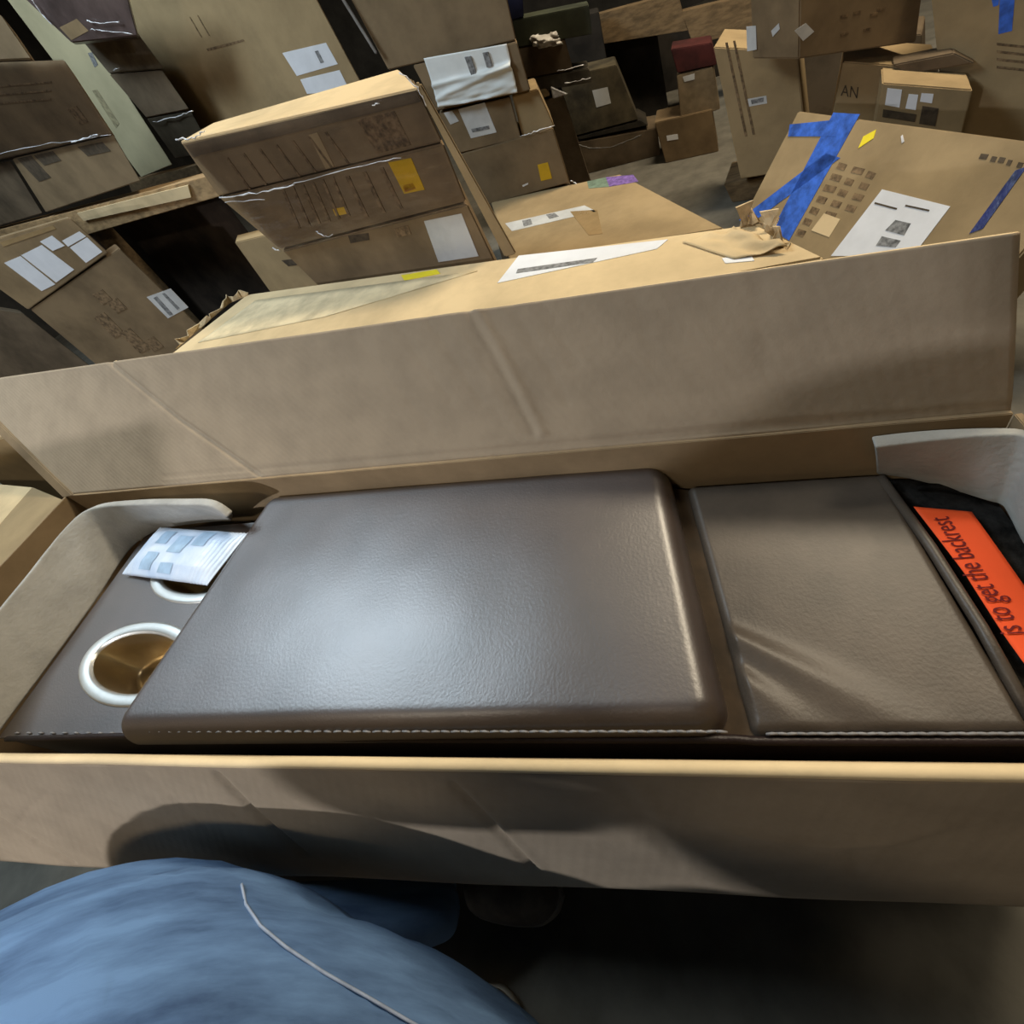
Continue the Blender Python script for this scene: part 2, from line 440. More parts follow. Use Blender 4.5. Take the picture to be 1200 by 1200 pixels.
# plan corners of the fixed base at the level Z0
SBL, SBR = Vector((-1.285, 0.560, Z0)), Vector((0.372, 0.452, Z0))
SFR, SFL = Vector((0.365, 0.142, Z0)), Vector((-1.285, 0.108, Z0))
base_bm = hexa([SFL - Vector((0, 0, .012)), SFR - Vector((0, 0, .012)), down(SFR, .03), down(SFL, .03)],
               [SBL - Vector((0, 0, .012)), SBR - Vector((0, 0, .012)), down(SBR, .03), down(SBL, .03)], 0.006)
# base is hollow where the cups sit: it starts to the right of them
base_r = hexa([Vector((-0.72, .120, Z0 - .012)), SFR - Vector((0, 0, .012)), down(SFR, .03), Vector((-0.72, .120, .03))],
              [Vector((-0.72, .523, Z0 - .012)), SBR - Vector((0, 0, .012)), down(SBR, .03), Vector((-0.72, .523, .03))], 0.004)
base_bm.free()
obj('base_body', base_r, LEATHER_DARK, seat)
obj('base_front', hexa([SFL - Vector((0, 0, .004)), Vector((-.71, .120, Z0 - .004)), Vector((-.71, .120, .03)), down(SFL, .03)], Vector((0, .012, 0)), 0.003), LEATHER_DARK, seat)
obj('base_back', hexa([SBL - Vector((0, .012, .004)), Vector((-.71, .511, Z0 - .004)), Vector((-.71, .511, .03)), down(SBL - Vector((0, .012, 0)), .03)], Vector((0, .012, 0)), 0.003), LEATHER_DARK, seat)
obj('base_left', hexa([SBL - Vector((0, 0, .004)), SFL - Vector((0, 0, .004)), down(SFL, .03), down(SBL, .03)], Vector((.012, 0, 0)), 0.003), LEATHER_DARK, seat)

# cup panel with two holes
RINGS = [((-1.030, 0.238), 0.166, 0.075), ((-1.000, 0.413), 0.152, 0.062)]
RANG = math.radians(-8)
def ell(c, rx, ry, a):
    x, y = rx * math.cos(a), ry * math.sin(a)
    return (c[0] + x * math.cos(RANG) - y * math.sin(RANG), c[1] + x * math.sin(RANG) + y * math.cos(RANG))
bm = bmesh.new()
edges = []
def loop(pts):
    vs = [bm.verts.new((x, y, Z0)) for x, y in pts]
    for a, b in zip(vs, vs[1:] + vs[:1]): edges.append(bm.edges.new((a, b)))
outer = []
PC = [(-1.285, .108), (-.72, .120), (-.72, .523), (-1.285, .560)]
for (a, b) in zip(PC, PC[1:] + PC[:1]):
    for k in range(14): outer.append((a[0] + (b[0] - a[0]) * k / 14, a[1] + (b[1] - a[1]) * k / 14))
loop(outer)
for c, rx, ry in RINGS: loop([ell(c, rx * .90, ry * .86, k * 2 * math.pi / 48) for k in range(48)])
bmesh.ops.triangle_fill(bm, edges=edges, use_beauty=True)
bmesh.ops.recalc_face_normals(bm, faces=bm.faces)
for f in bm.faces:
    if f.normal.z < 0: f.normal_flip()
ext = bmesh.ops.extrude_face_region(bm, geom=bm.faces[:])
for v in [g for g in ext['geom'] if isinstance(g, bmesh.types.BMVert)]: v.co.z -= 0.012
recalc(bm)
panel = obj('cup_panel', bm, LEATHER, seat)
for i, (c, rx, ry) in enumerate(RINGS):
    bm = bmesh.new(); rows = []
    prof = [(1.00, .0005), (0.985, .0035), (0.95, .0045), (0.77, .004), (0.715, .002), (0.70, -.004)]
    for s, dz in prof: rows.append([bm.verts.new((*ell(c, rx - (1 - s) * 0.11, ry - (1 - s) * 0.075, k * 2 * math.pi / 64), Z0 + dz)) for k in range(64)])
    for r0, r1 in zip(rows, rows[1:]):
        for k in range(64): bm.faces.new((r0[k], r0[(k+1) % 64], r1[(k+1) % 64], r1[k])).smooth = True
    recalc(bm)
    ch = obj('cup_holder', bm, STEEL, seat)
    bm = bmesh.new(); rows = []
    k0 = 0.825
    for dr, dz in ((0, -.003), (.001, -.05), (.002, -.098), (.008, -.105), (.03, -.107)):
        rows.append([bm.verts.new((*ell(c, rx - .033 - dr, ry - .0225 - dr, k * 2 * math.pi / 64), Z0 + dz)) for k in range(64)])
    for r0, r1 in zip(rows, rows[1:]):
        for k in range(64): bm.faces.new((r0[k], r0[(k+1) % 64], r1[(k+1) % 64], r1[k])).smooth = True
    bm.faces.new(rows[-1]); recalc(bm)
    for f in bm.faces: f.normal_flip()
    obj('cup_well', bm, BRASS, ch)

# thick cushion
cq = [at(330, 588, .505), at(784, 554, .505), at(861, 866, .505), at(142, 872, .505)]
cush = obj('cushion', pad(cq, Z0, 0.548, 0.030, 0.035, lambda x, y, d: 0.0012 * noise.noise((x * 9, y * 9, 0)) * min(1, d / .02), 130, 70, .006), LEATHER, seat)
# lower seat section with pulled folds at its near left corner
F1 = [at(858, 752, Z0), at(1075, 862, Z0)]
F2 = [at(868, 800, Z0), at(960, 870, Z0)]
def folds(x, y, d):
    z = 0
    for (a, b), h, w in ((F1, .0100, .020), (F2, .0090, .022)):
        ab = Vector((b.x - a.x, b.y - a.y)); p = Vector((x - a.x, y - a.y))
        s = p.dot(ab) / ab.length_squared
        k = max(0, min(1, s))
        dd = (p - ab * k).length
        fade = 1 - 0.75 * k
        if s < 1.15: z += h * fade * math.exp(-(dd / (w * (0.6 + .7 * k))) ** 2)
    return z * min(1, max(0, d) / .012)
sq = [at(803, 572, Z0), at(1034, 557, Z0), at(1218, 868, Z0), at(880, 868, Z0)]
sec = obj('lower_section', pad(sq, Z0 - .012, Z0 + .012, 0.014, 0.012, folds, 110, 90, .002), LEATHER_GREY, seat)
# strip between cushion and section
gq = [at(760, 570, Z0), at(815, 575, Z0), at(895, 868, Z0), at(840, 868, Z0)]
obj('gap_strip', hexa([Vector((gq[3].x, gq[3].y, Z0 + .001)), Vector((gq[2].x, gq[2].y, Z0 + .001)), Vector((gq[2].x, gq[2].y, Z0 - .02)), Vector((gq[3].x, gq[3].y, Z0 - .02))],
                      [Vector((gq[0].x, gq[0].y, Z0 + .001)), Vector((gq[1].x, gq[1].y, Z0 + .001)), Vector((gq[1].x, gq[1].y, Z0 - .02)), Vector((gq[0].x, gq[0].y, Z0 - .02))], 0.001),
    mat('gap leather', (0.045, 0.028, 0.014), 0.7, 0.2, 20, 0.1), seat)
# raised fold ridge and black cloth to its right
rid = [at(1032, 560, .509), at(1090, 640, .509), at(1150, 735, .509), at(1222, 866, .509)]
obj('fold_ridge', tube(rid, 0.0065, 10), LEATHER_GREY, seat)
bq = [at(1036, 562, Z0 - .008), at(1215, 575, Z0 - .008), at(1400, 868, Z0 - .008), at(1224, 868, Z0 - .008)]
def cloth(u, v):
    p = bq[3].lerp(bq[2], u).lerp(bq[0].lerp(bq[1], u), v)
    p.x = min(p.x, 0.372)
    return p + Vector((0, 0, 0.004 * noise.noise((p.x * 18, p.y * 14, 1)) + 0.003 * noise.noise((p.x * 50, p.y * 40, 2)) + .002))
obj('lining_cloth', grid(cloth, 50, 60), BLACKCLOTH, seat)
obj('cloth_tail', tube([at(1075, 572, .497), at(1100, 569, .503), at(1135, 577, .5), at(1170, 592, .496)], [.003, .006, .005, .002], 8), BLACKCLOTH, seat)
# front seam: piping and stitches
pipe = [at(8, 866, .502), at(150, 862, .506), at(500, 866, .508), at(860, 866, .508), at(885, 868, .502), at(1200, 868, .502), at(1330, 868, .502)]
obj('piping', tube(pipe, 0.0045, 8), LEATHER_DARK, seat)
bm = bmesh.new()
def stitch(p, d):
    a = p - d * .0062; b = p + d * .0062
    t = tube([a, p + Vector((0, 0, .0012)), b], [.0012, .0017, .0012], 5)
    me = bpy.data.meshes.new('t'); t.to_mesh(me); t.free(); bm.from_mesh(me); bpy.data.meshes.remove(me)
for k in range(60):
    x = 165 + (845 - 165) * k / 59
    p = at(x, 857.5, .532); stitch(p, Vector((1, 0.015 * (-1) ** k * 4, 0)).normalized())
for k in range(26):
    x = 905 + (1198 - 905) * k / 25
    p = at(x, 860, .5085); stitch(p, Vector((1, 0.05 * (-1) ** k, 0)).normalized())
for k in range(10):
    x = 20 + 125 * k / 9
    p = at(x, 859, .5025); stitch(p, Vector((1, 0.05 * (-1) ** k, 0)).normalized())
st = obj('stitching', bm, THREAD, seat); st['kind'] = 'stuff'; st['label'] = 'pale grey stitches along the front seam'

# ------------------------------------------------------------------ packing foam
def foam(name, label, top, bot, nu=48, nv=12, bulge=0.012):
    def poly(pl, u):
        t = u * (len(pl) - 1); i = min(int(t), len(pl) - 2); w = t - i
        g = lambda k: pl[max(0, min(len(pl) - 1, k))]
        p0, p1, p2, p3 = g(i-1), g(i), g(i+1), g(i+2)
        return .5 * ((2 * p1) + (p2 - p0) * w + (2*p0 - 5*p1 + 4*p2 - p3) * w*w + (3*p1 - p0 - 3*p2 + p3) * w**3)
    def f(u, v):
        a, b = poly(top, u), poly(bot, u)
        p = b.lerp(a, v)
        p.z += bulge * math.sin(math.pi * v) * 0.5
        return p
    o = obj(name, grid(f, nu, nv), FOAM)
    so = o.modifiers.new('thickness', 'SOLIDIFY'); so.thickness = 0.016; so.offset = 1
    if o.data.polygons[len(o.data.polygons) // 2].normal.dot(CAM - o.data.vertices[0].co) > 0: so.offset = -1
    bv = o.modifiers.new('soft', 'BEVEL'); bv.width = 0.005; bv.segments = 3; bv.limit_method = 'ANGLE'
    return tag(o, label, 'packing foam')
foam('foam_sheet', 'grey white foam sheet curled round the left end of the leather seat',
     [at(-75, 830, .628), at(-30, 748, .628), at(0, 713, .628), at(40, 664, .628), at(78, 616, .628), at(106, 596, .628), at(160, 592, .628), at(215, 592, .628), at(246, 594, .626), at(266, 607, .60)],
     [at(-45, 950, .50), at(-18, 892, .502), at(4, 852, .502), at(60, 776, .502), at(115, 700, .502), at(152, 645, .502), at(185, 622, .502), at(215, 616, .502), at(248, 612, .502), at(272, 610, .505)])
foam('foam_sheet', 'pale foam sheet bent round the right back corner beside the orange notice',
     [at(1026, 525, .60), at(1070, 519, .60), at(1120, 513, .60), at(1170, 509, .60), at(1200, 511, .60), at(1222, 530, .60), at(1240, 575, .60), at(1262, 640, .60)],
     [at(1027, 556, .502), at(1062, 561, .502), at(1110, 573, .502), at(1155, 587, .502), at(1172, 592, .502), at(1180, 602, .502), at(1200, 640, .502), at(1235, 690, .502)])

# ------------------------------------------------------------------ desiccant packet over the rear cup
pk = [at(188, 618, .535), at(291, 625, .545), at(243, 686, .53), at(143, 673, .512)]   # BL, BR, FR, FL in plan
pkt = thing('desiccant_packet', 'small white and blue crimped packet lying over the rear cup holder', 'packet', (pk[0] + pk[1] + pk[2] + pk[3]) / 4)
def pf(u, v, off=0.0):
    p = pk[3].lerp(pk[2], u).lerp(pk[0].lerp(pk[1], u), v)
    e = min(1, min(u, 1 - u) / .22); e2 = min(1, min(v, 1 - v) / .25)
    z = .018 * (e * e2) ** .6
    if u < .14 or u > .80: z += .0026 * math.sin((u if u < .5 else u) * 2 * math.pi / .032)
    z += .003 * noise.noise((u * 5, v * 5, 7)) * e
    return p + Vector((0, 0, z + off))
obj('pouch', grid(pf, 90, 40), PKT, pkt).modifiers.new('t', 'SOLIDIFY').thickness = 0.002
def patch(u0, u1, v0, v1): return grid(lambda a, b: pf(u0 + (u1 - u0) * a, v0 + (v1 - v0) * b, .0012), 10, 8)
for r in ((.22, .36, .10, .42), (.42, .58, .45, .80), (.62, .76, .62, .92), (.20, .34, .60, .88), (.45, .60, .08, .25)):
    obj('print_patch', patch(*r), PKT_PRINT, pkt)

# ------------------------------------------------------------------ orange notice
zo = Z0 + 0.006
oq = [at(1070, 595, zo), at(1138, 601, zo), at(1262, 775, zo), at(1200, 780, zo)]
oq2 = at(1133, 676, zo)   # small kink on the left edge
notice = thing('paper_notice', 'bright orange paper strip with maroon writing on the black lining', 'notice', oq[0])
def nf(u, v):
    l = oq[0].lerp(oq[3], v); r = oq[1].lerp(oq[2], v)
    k = max(0, 1 - abs(v - .43) / .43)
    l = l + (oq2 - oq[0].lerp(oq[3], .43)) * k * 0.8
    p = l.lerp(r, u); p.x = min(p.x, .378)
    return p + Vector((0, 0, .002 + .0004 * math.sin(v * 7)))
obj('sheet', grid(nf, 10, 40), ORANGE, notice).modifiers.new('t', 'SOLIDIFY').thickness = 0.0006
def text(body, size, m, parent, origin, xdir, ydir, name='lettering', extr=0.0002, shear=0.0):
    cu = bpy.data.curves.new(name, 'FONT'); cu.body = body; cu.size = size; cu.extrude = extr; cu.shear = shear
    to = bpy.data.objects.new('tmp', cu); COL.objects.link(to)
    bpy.context.view_layer.update()
    me = bpy.data.meshes.new_from_object(to.evaluated_get(bpy.context.evaluated_depsgraph_get()))
    bpy.data.objects.remove(to)
    x = Vector(xdir); y = Vector(ydir); z = x.cross(y).normalized()
    me.transform(Matrix(((x.x, y.x, z.x, origin[0]), (x.y, y.y, z.y, origin[1]), (x.z, y.z, z.z, origin[2]), (0, 0, 0, 1))))
    return obj(name, me, m, parent)
a = at(1111, 605, zo + .004); b = at(1187, 721, zo + .004)
xd = (a - b); Lt = xd.length
d1 = at(1092, 622, zo) - at(1112, 606, zo)
tx = text('? is to get the backrest'[2:], 1.0, MAROON, notice, (0, 0, 0), (1, 0, 0), (0, 1, 0))
ws = [v.co.x for v in tx.data.vertices]; wlen = max(ws)
b_full = b - xd * 0.16
xdir = (a - b_full) / wlen; ydir = Vector((-xdir.y, xdir.x, 0)).normalized() * xdir.length * 1.85 + xdir * 0.0
tx.data.transform(Matrix(((xdir.x, ydir.x, 0, b_full.x), (xdir.y, ydir.y, 0, b_full.y), (0, 0, .01, zo + .0042), (0, 0, 0, 1))))

# ------------------------------------------------------------------ stacked cartons
def yaw(deg):
    a = math.radians(deg)
    u = Vector((math.cos(a), math.sin(a), 0)); n = Vector((-math.sin(a), math.cos(a), 0))   # n points away from the viewer
    return u, n

class Face:
    """an upright front plane of a stack"""
    def __init__(s, p0, deg, hide=True): s.hide = hide; s.p0 = Vector((p0[0], p0[1], 0)); s.u, s.n = yaw(deg)
    def q(s, pts, off=0.0): return [on(x, y, s.p0 + s.n * off, s.n) for x, y in pts]

def carton_box(face, px, label, m, depth=0.35, floor=False, name='cardboard_box', off=0.0, cat='box', group=None, dvec=None, bev=.004):
    f = face.q(px, off)
    if floor:
        f[2] = Vector((f[2].x, f[2].y, 0.0)) if floor is True else f[2]
        f[3] = Vector((f[3].x, f[3].y, 0.0)) if floor is True else f[3]
    if dvec is not None: d = dvec
    elif face.hide:
        r = ray((px[1][0] + px[2][0]) / 2, (px[1][1] + px[2][1]) / 2)
        d = Vector((r.x - .012, r.y, 0)).normalized() * depth
    else: d = face.n * depth
    base = (f[2] + f[3]) / 2 + d / 2
    t = thing(name, label, cat, base, group)
    t['_f'] = 0; del t['_f']
    body = obj('body', hexa(f, d, bev), m, t)
    t_face[t.name] = (face, off)
    return t
t_face = {}
def sticker(t, px, m, name='label_sticker', t_=0.0012, label=None):
    face, off = t_face[t.name]
    q = face.q(px, off)
    o = obj(name, quad_slab(q, -face.n, t_), m, t)
    if label: o['label'] = label
    return o
def bars(t, a, b, c, n, m, name='printed_line', wid=.55, t_=.0018):
    """n printed bars between corner a->b, each running along a->c (photo pixels)"""
    for k in range(n):
        s0 = k / n; s1 = (k + wid) / n
        P = lambda s, r: (a[0] + (b[0]-a[0])*s + (c[0]-a[0])*r, a[1] + (b[1]-a[1])*s + (c[1]-a[1])*r)
        sticker(t, [P(s0, 0), P(s1, 0), P(s1, 1), P(s0, 1)], m, name, t_)

# --- carton lying right behind the opened one (torn top)
zx = 0.65
xq = [at(290, 345, zx), at(885, 262, zx), Vector((0.30, 0.80, zx)), Vector((-1.64, 1.10, zx))]
xt = thing('torn_carton', 'long pale carton with torn ends standing right behind the opened flap', 'box', (-.7, 1.15, 0))
obj('body', hexa([xq[3], xq[2], down(xq[2]), down(xq[3])], [xq[0], xq[1], down(xq[1]), down(xq[0])], .004), KRAFT_PALE, xt)
def top_sticker(t, px, z, m, name='label_sticker', tt=.0012):
    return obj(name, quad_slab([at(x, y, z) for x, y in px], (0, 0, 1), tt), m, t)
top_sticker(xt, [(608, 300), (783, 281), (770, 292), (583, 332)], zx, PAPER)
top_sticker(xt, [(607, 316), (700, 303), (695, 308), (605, 321)], zx, INK_GREY, 'barcode', .002)
top_sticker(xt, [(470, 323), (512, 316), (516, 321), (474, 329)], zx, YELLOW, 'yellow_sticker')
top_sticker(xt, [(846, 303), (880, 299), (884, 306), (850, 309)], zx, PAPER, 'label_scrap')
def shred(name, pts, z, h, seed, m=TORN):
    """ragged torn board edge"""
    random.seed(seed); bm = bmesh.new(); P = [at(x, y, z) for x, y in pts]
    top = []; bot = []
    for i in range(len(P) - 1):
        for k in range(7):
            p = P[i].lerp(P[i + 1], k / 7)
            bot.append(p); top.append(p + Vector((random.uniform(-.02, .02), random.uniform(-.02, .02), random.uniform(.1, 1) * h)))
    v0 = [bm.verts.new(p) for p in bot]; v1 = [bm.verts.new(p) for p in top]
    for i in range(len(v0) - 1): bm.faces.new((v0[i], v0[i+1], v1[i+1], v1[i]))
    o = obj(name, bm, m, xt); o.modifiers.new('t', 'SOLIDIFY').thickness = .004
    return o
shred('torn_edge', [(207, 409), (240, 380), (270, 355), (294, 345)], zx, .03, 2)
shred('torn_edge', [(868, 268), (890, 262), (905, 275), (925, 297)], zx, .05, 5)
def peel(u, v):
    v = 1 - v
    p = at(860, 272, zx).lerp(at(922, 296, zx), u).lerp(at(800, 285, zx).lerp(at(860, 305, zx), u), v)
    return p + Vector((0, 0, .003 + .02 * (1 - v) * (0.5 + noise.noise((u * 4, v * 3, 2))) ))
obj('peeled_paper', grid(peel, 16, 12), KRAFT_PALE, xt).modifiers.new('t', 'SOLIDIFY').thickness = .002
def peel2(u, v):
    v = 1 - v
    p = at(300, 352, zx).lerp(at(560, 318, zx), u).lerp(at(232, 402, zx).lerp(at(380, 372, zx), u), v)
    return p + Vector((0, 0, .0014 + .0006 * noise.noise((u * 7, v * 3, 9))))
obj('peeled_layer', grid(peel2, 30, 8), mat('scuffed kraft skin', (0.68, 0.55, 0.34), 0.85, .12, 12, .3, 50), xt).modifiers.new('t', 'SOLIDIFY').thickness = .001

# --- low carton behind it, taped label strip
zo2 = 0.40
oqd = [at(575, 236, zo2), at(727, 204, zo2), at(842, 266, zo2), at(590, 312, zo2)]
oqd[3] = Vector((-0.45, 1.715, zo2)); oqd[2] = Vector((0.275, 1.50, zo2))
ot = thing('low_carton', 'low wide carton with a strip label and violet mark on its top', 'box', (-.2, 1.9, 0))
obj('body', hexa([oqd[3], oqd[2], down(oqd[2]), down(oqd[3])], [oqd[0], oqd[1], down(oqd[1]), down(oqd[0])], .004), KRAFT, ot)
top_sticker(ot, [(592, 262), (685, 241), (699, 248), (600, 271)], zo2, PAPER_GREY, 'strip_label')
top_sticker(ot, [(612, 259), (622, 257), (624, 263), (614, 266)], zo2, INK_GREY, 'barcode', .002)
top_sticker(ot, [(640, 252), (650, 250), (655, 254), (644, 257)], zo2, INK_GREY, 'barcode', .002)
top_sticker(ot, [(710, 208), (742, 205), (748, 213), (714, 219)], zo2, PURPLE, 'violet_mark')
top_sticker(ot, [(688, 213), (710, 208), (714, 219), (690, 221)], zo2, TEAL, 'teal_mark')
top_sticker(ot, [(668, 248), (700, 246), (706, 274), (690, 276)], zo2, CLEAR, 'tape_piece')

# --- film wrapped pair on top of a big carton (left of centre)
A = Face((-0.6, 1.335), -18.9)
hbox = carton_box(A, [(331, 294), (548, 239), (600, 310), (440, 352)], 'brown carton with a white label under the two film wrapped cartons', KRAFT_DARK, .30, True)
sticker(hbox, [(497, 259), (541, 250), (561, 300), (514, 307)], PAPER_GREY)
sticker(hbox, [(408, 276), (432, 273), (433, 281), (411, 285)], INK, 'black_print')
sticker(hbox, [(462, 268), (478, 264), (482, 274), (466, 278)], INK_SOFT, 'black_print')
h0 = carton_box(A, [(275, 284), (420, 250), (470, 330), (318, 350)], 'pale carton peeping out below left of the film wrapped pair', KRAFT, .15, True, off=.34)
sticker(h0, [(330, 305), (348, 303), (352, 310), (338, 312)], INK, 'black_print')
g2 = carton_box(A, [(257, 232), (520, 168), (547, 236), (328, 292)], 'lower of two film wrapped cartons left of centre, yellow sticker near its right', KRAFT_DARK, .30)
g1 = carton_box(A, [(211, 166), (489, 103), (519, 166), (256, 230)], 'upper of two film wrapped cartons left of centre, top painted pale as lit', KRAFT_DARK, .30)
gf = A.q([(211, 166), (489, 103)]); gb = A.q([(250, 144), (467, 81)], .26)
obj('pale_lit_top', hexa([gf[0], gf[1], gf[1] - Vector((0, 0, .01)), gf[0] - Vector((0, 0, .01))], [gb[0], gb[1], gb[1] - Vector((0, 0, .06)), gb[0] - Vector((0, 0, .06))], .003), KRAFT_PALE, g1)  # tilted top painted paler than the body for the light falling on it
sticker(g2, [(455, 190), (482, 185), (498, 222), (474, 227)], YELLOW_OR, 'amber_sticker')
sticker(g2, [(472, 217), (484, 214), (488, 221), (475, 225)], RED, 'red_seal')
bars(g2, (330, 222), (400, 205), (350, 268), 6, INK_SOFT, wid=.25)
bars(g2, (405, 207), (465, 192), (428, 255), 3, INK_SOFT, wid=.22)
sticker(g2, [(390, 245), (405, 242), (408, 250), (394, 253)], YELLOW_OR, 'small_yellow_mark')
bars(g1, (265, 185), (400, 150), (292, 222), 7, INK_SOFT, wid=.12)
sticker(g1, [(418, 140), (462, 130), (482, 170), (442, 180)], INK_SOFT, 'printed_panel')
sticker(g1, [(217, 170), (488, 106), (493, 119), (226, 184)], KRAFT_OLD, 'tape_band')
for gq_ in ((362, 158),):
    sticker(g1, [(362, 158), (372, 155), (392, 195), (382, 198)], KRAFT, 'pale_stripe')
# film round the pair
film = thing('stretch_film', 'clear shiny stretch film wrapped round the two left centre cartons', 'film', A.q([(430, 260)], -.02)[0])
def film_sheet(c, off, amp, nu, nv, seed, face=A):
    f = face.q(c, 0)
    def g(u, v):
        p = f[3].lerp(f[2], u).lerp(f[0].lerp(f[1], u), v)
        return p - face.n * (off + amp * noise.noise((u * 7 + seed, v * 3, seed)) + amp * .7 * abs(noise.noise((u * 3, v * 14, seed + 3))))
    return grid(g, nu, nv)
obj('front_film', film_sheet([(209, 164), (489, 101), (549, 238), (330, 294)], .010, .005, 60, 40, 1), FILM, film)
def ridge(pts, r, seed, face=A, off=.016, par=None, m=CRINKLE):
    random.seed(seed); P = face.q(pts, -off); out = []
    for i in range(len(P) - 1):
        for k in range(6): out.append(P[i].lerp(P[i+1], k / 6) + Vector((random.uniform(-1, 1), random.uniform(-1, 1), random.uniform(-1, 1))) * .003)
    out.append(P[-1])
    return obj('film_ridge', tube(out, [max(.0006, r * .6 * random.uniform(.2, 1)) for _ in out], 6), m, par or film)
ridge([(258, 232), (300, 226), (345, 216)], .005, 1)
ridge([(262, 237), (310, 234)], .004, 2)
ridge([(345, 214), (420, 196), (470, 185)], .0025, 3)
ridge([(207, 163), (228, 162), (240, 153)], .005, 4)
ridge([(370, 272), (382, 277), (390, 275)], .003, 5)
ridge([(436, 124), (445, 121)], .003, 6)
ridge([(320, 290), (328, 294)], .006, 7)
ridge([(468, 84), (490, 102), (500, 125)], .0035, 8)
# light right hand corner post of that stack
post = carton_box(A, [(486, 98), (493, 97), (606, 298), (592, 302)], 'narrow crushed board edge upright at the right of the wrapped stack', KRAFT, .03, name='edge_protector', off=-.012, cat='board')

# --- big plain carton behind, top centre left
B = Face((-0.583, 2.45), -17.5)
cbox = carton_box(B, [(110, -45), (308, -120), (425, 100), (322, 300)], 'largest plain carton, two white labels, above the film wrapped pair', KRAFT, .5, False)
f = B.q([(110, -45), (372, -120), (470, 160), (330, 330)])
sticker(cbox, [(331, 62), (382, 50), (396, 75), (348, 89)], PAPER)
sticker(cbox, [(352, 93), (398, 82), (410, 106), (360, 110)], PAPER)
sticker(cbox, [(369, 60), (373, 59), (380, 73), (376, 74)], INK_GREY, 'barcode', .002)
sticker(cbox, [(242, 57), (285, 46), (287, 48), (244, 60)], INK_SOFT, 'printed_line')
bars(cbox, (222, 20), (240, 16), (236, 44), 2, INK_SOFT, wid=.12)
# film strip edge hanging right of it
stp = carton_box(B, [(394, -10), (398, -11), (443, 62), (440, 64)], 'thin film strip hanging in the dark gap right of the largest plain carton', mat('dim film strip', (0.22, 0.2, 0.18), .3, .2, 9, .4, 20), .01, name='film_strip', cat='film', off=-.02)

# --- stack right of the gap
jb = carton_box(B, [(380, -60), (570, -110), (605, 47), (455, 82)], 'plain brown carton at the top, resting on the one with the big white label', KRAFT_DARK, .4, bev=.004, off=.01)
jb2 = B
kb = carton_box(B, [(484, 77), (606, 49), (622, 106), (512, 130)], 'carton whose front is covered by a big wrinkled white label', KRAFT_DARK, .4, off=-.01)
kq = B.q([(497, 68), (594, 51), (608, 107), (516, 125)], -.012)
def klf(u, v):
    p = kq[3].lerp(kq[2], u).lerp(kq[0].lerp(kq[1], u), v)
    w = max(0, 1 - v * 1.5)
    return p - B.n * (.004 + .012 * w * (1 + noise.noise((u * 3 + v * 6, v * 9 - u * 4, 3))) + .010 * math.exp(-((v - .18 - .42 * u) / .06) ** 2) + .008 * math.exp(-((v - .45 - .1 * u) / .05) ** 2))
obj('big_white_label', grid(klf, 40, 30), PAPER_WRINKLED, kb).modifiers.new('t', 'SOLIDIFY').thickness = .001
sticker(kb, [(546, 66), (553, 65), (560, 86), (554, 88)], INK_GREY, 'barcode', .014)
sticker(kb, [(567, 61), (573, 60), (578, 76), (572, 78)], INK_GREY, 'barcode', .014)
lb_ = carton_box(B, [(514, 133), (598, 114), (611, 162), (538, 180)], 'small carton with a white label below the big wrinkled label', KRAFT_DARK, .30)
sticker(lb_, [(537, 128), (568, 120), (582, 155), (552, 162)], PAPER_GREY)
sticker(lb_, [(552, 151), (573, 147), (574, 151), (554, 155)], INK_GREY, 'barcode', .002)
sticker(lb_, [(520, 132), (530, 130), (538, 142), (528, 146)], PAPER_GREY, 'label_scrap')
mb = carton_box(B, [(540, 181), (648, 150), (668, 214), (572, 240)], 'brown carton with a small yellow label at the foot of that stack', KRAFT_DARK, .33, off=-.005)
for k_ in (0,):
    sticker(mb, [(630, 193), (642, 190), (647, 209), (634, 212)], YELLOW_OR, 'amber_sticker')
    sticker(mb, [(612, 217), (619, 214), (619, 216), (613, 219)], CRINKLE, 'film_glint')
sup = carton_box(B, [(572, 241), (668, 215), (668, 240), (572, 266)], 'dark carton at the very bottom behind the low wide carton', KRAFT_OLD, .3, True, off=.06)
nb = carton_box(B, [(600, 112), (630, 104), (650, 148), (612, 160)], 'narrow pale carton standing to the right of the small labelled one', KRAFT, .3, off=.015)
ridge([(610, 160), (625, 155), (650, 147)], .004, 21, B, .01, mb)
ridge([(668, 211), (676, 216)], .006, 22, B, .01, mb)

# --- shelf pallet at the left with what stands on it
Cf = Face((-2.05, 2.18), -18)
def board(face, px, depth, label, name='shelf_board', m=WOOD, cat='shelf'):
    return carton_box(face, px, label, m, depth, name=name, cat=cat, bev=.003)
shelf = board(Cf, [(-80, 290), (246, 206), (258, 230), (-60, 322)], .33, 'pale wooden shelf deck under the upper left cartons')
for px_ in (-40, 92):
    q_ = Cf.q([(px_, 285 if px_ < 0 else 258), (px_ + 14, 282 if px_ < 0 else 255)], .12)
    obj('post', hexa([q_[0], q_[1], down(q_[1]), down(q_[0])], Cf.n * .06, .003), WOOD_DARK, shelf)
sticker(shelf, [(92, 249), (222, 216), (226, 230), (100, 258)], KRAFT_PALE, 'pale_plank_edge', .01)
ab = carton_box(Cf, [(-70, 75), (75, 70), (132, 157), (-60, 200)], 'film wrapped carton at the upper left with a dark square print', KRAFT_DARK, .4)
sticker(ab, [(78, 127), (90, 124), (104, 143), (94, 146)], INK_SOFT, 'dark_print')
bars(ab, (0, 100), (0, 130), (60, 95), 3, INK_SOFT, wid=.2)
bb = carton_box(Cf, [(14, 186), (133, 158), (165, 212), (54, 249)], 'carton with two dark prints directly on the left shelf deck', KRAFT_DARK, .4)
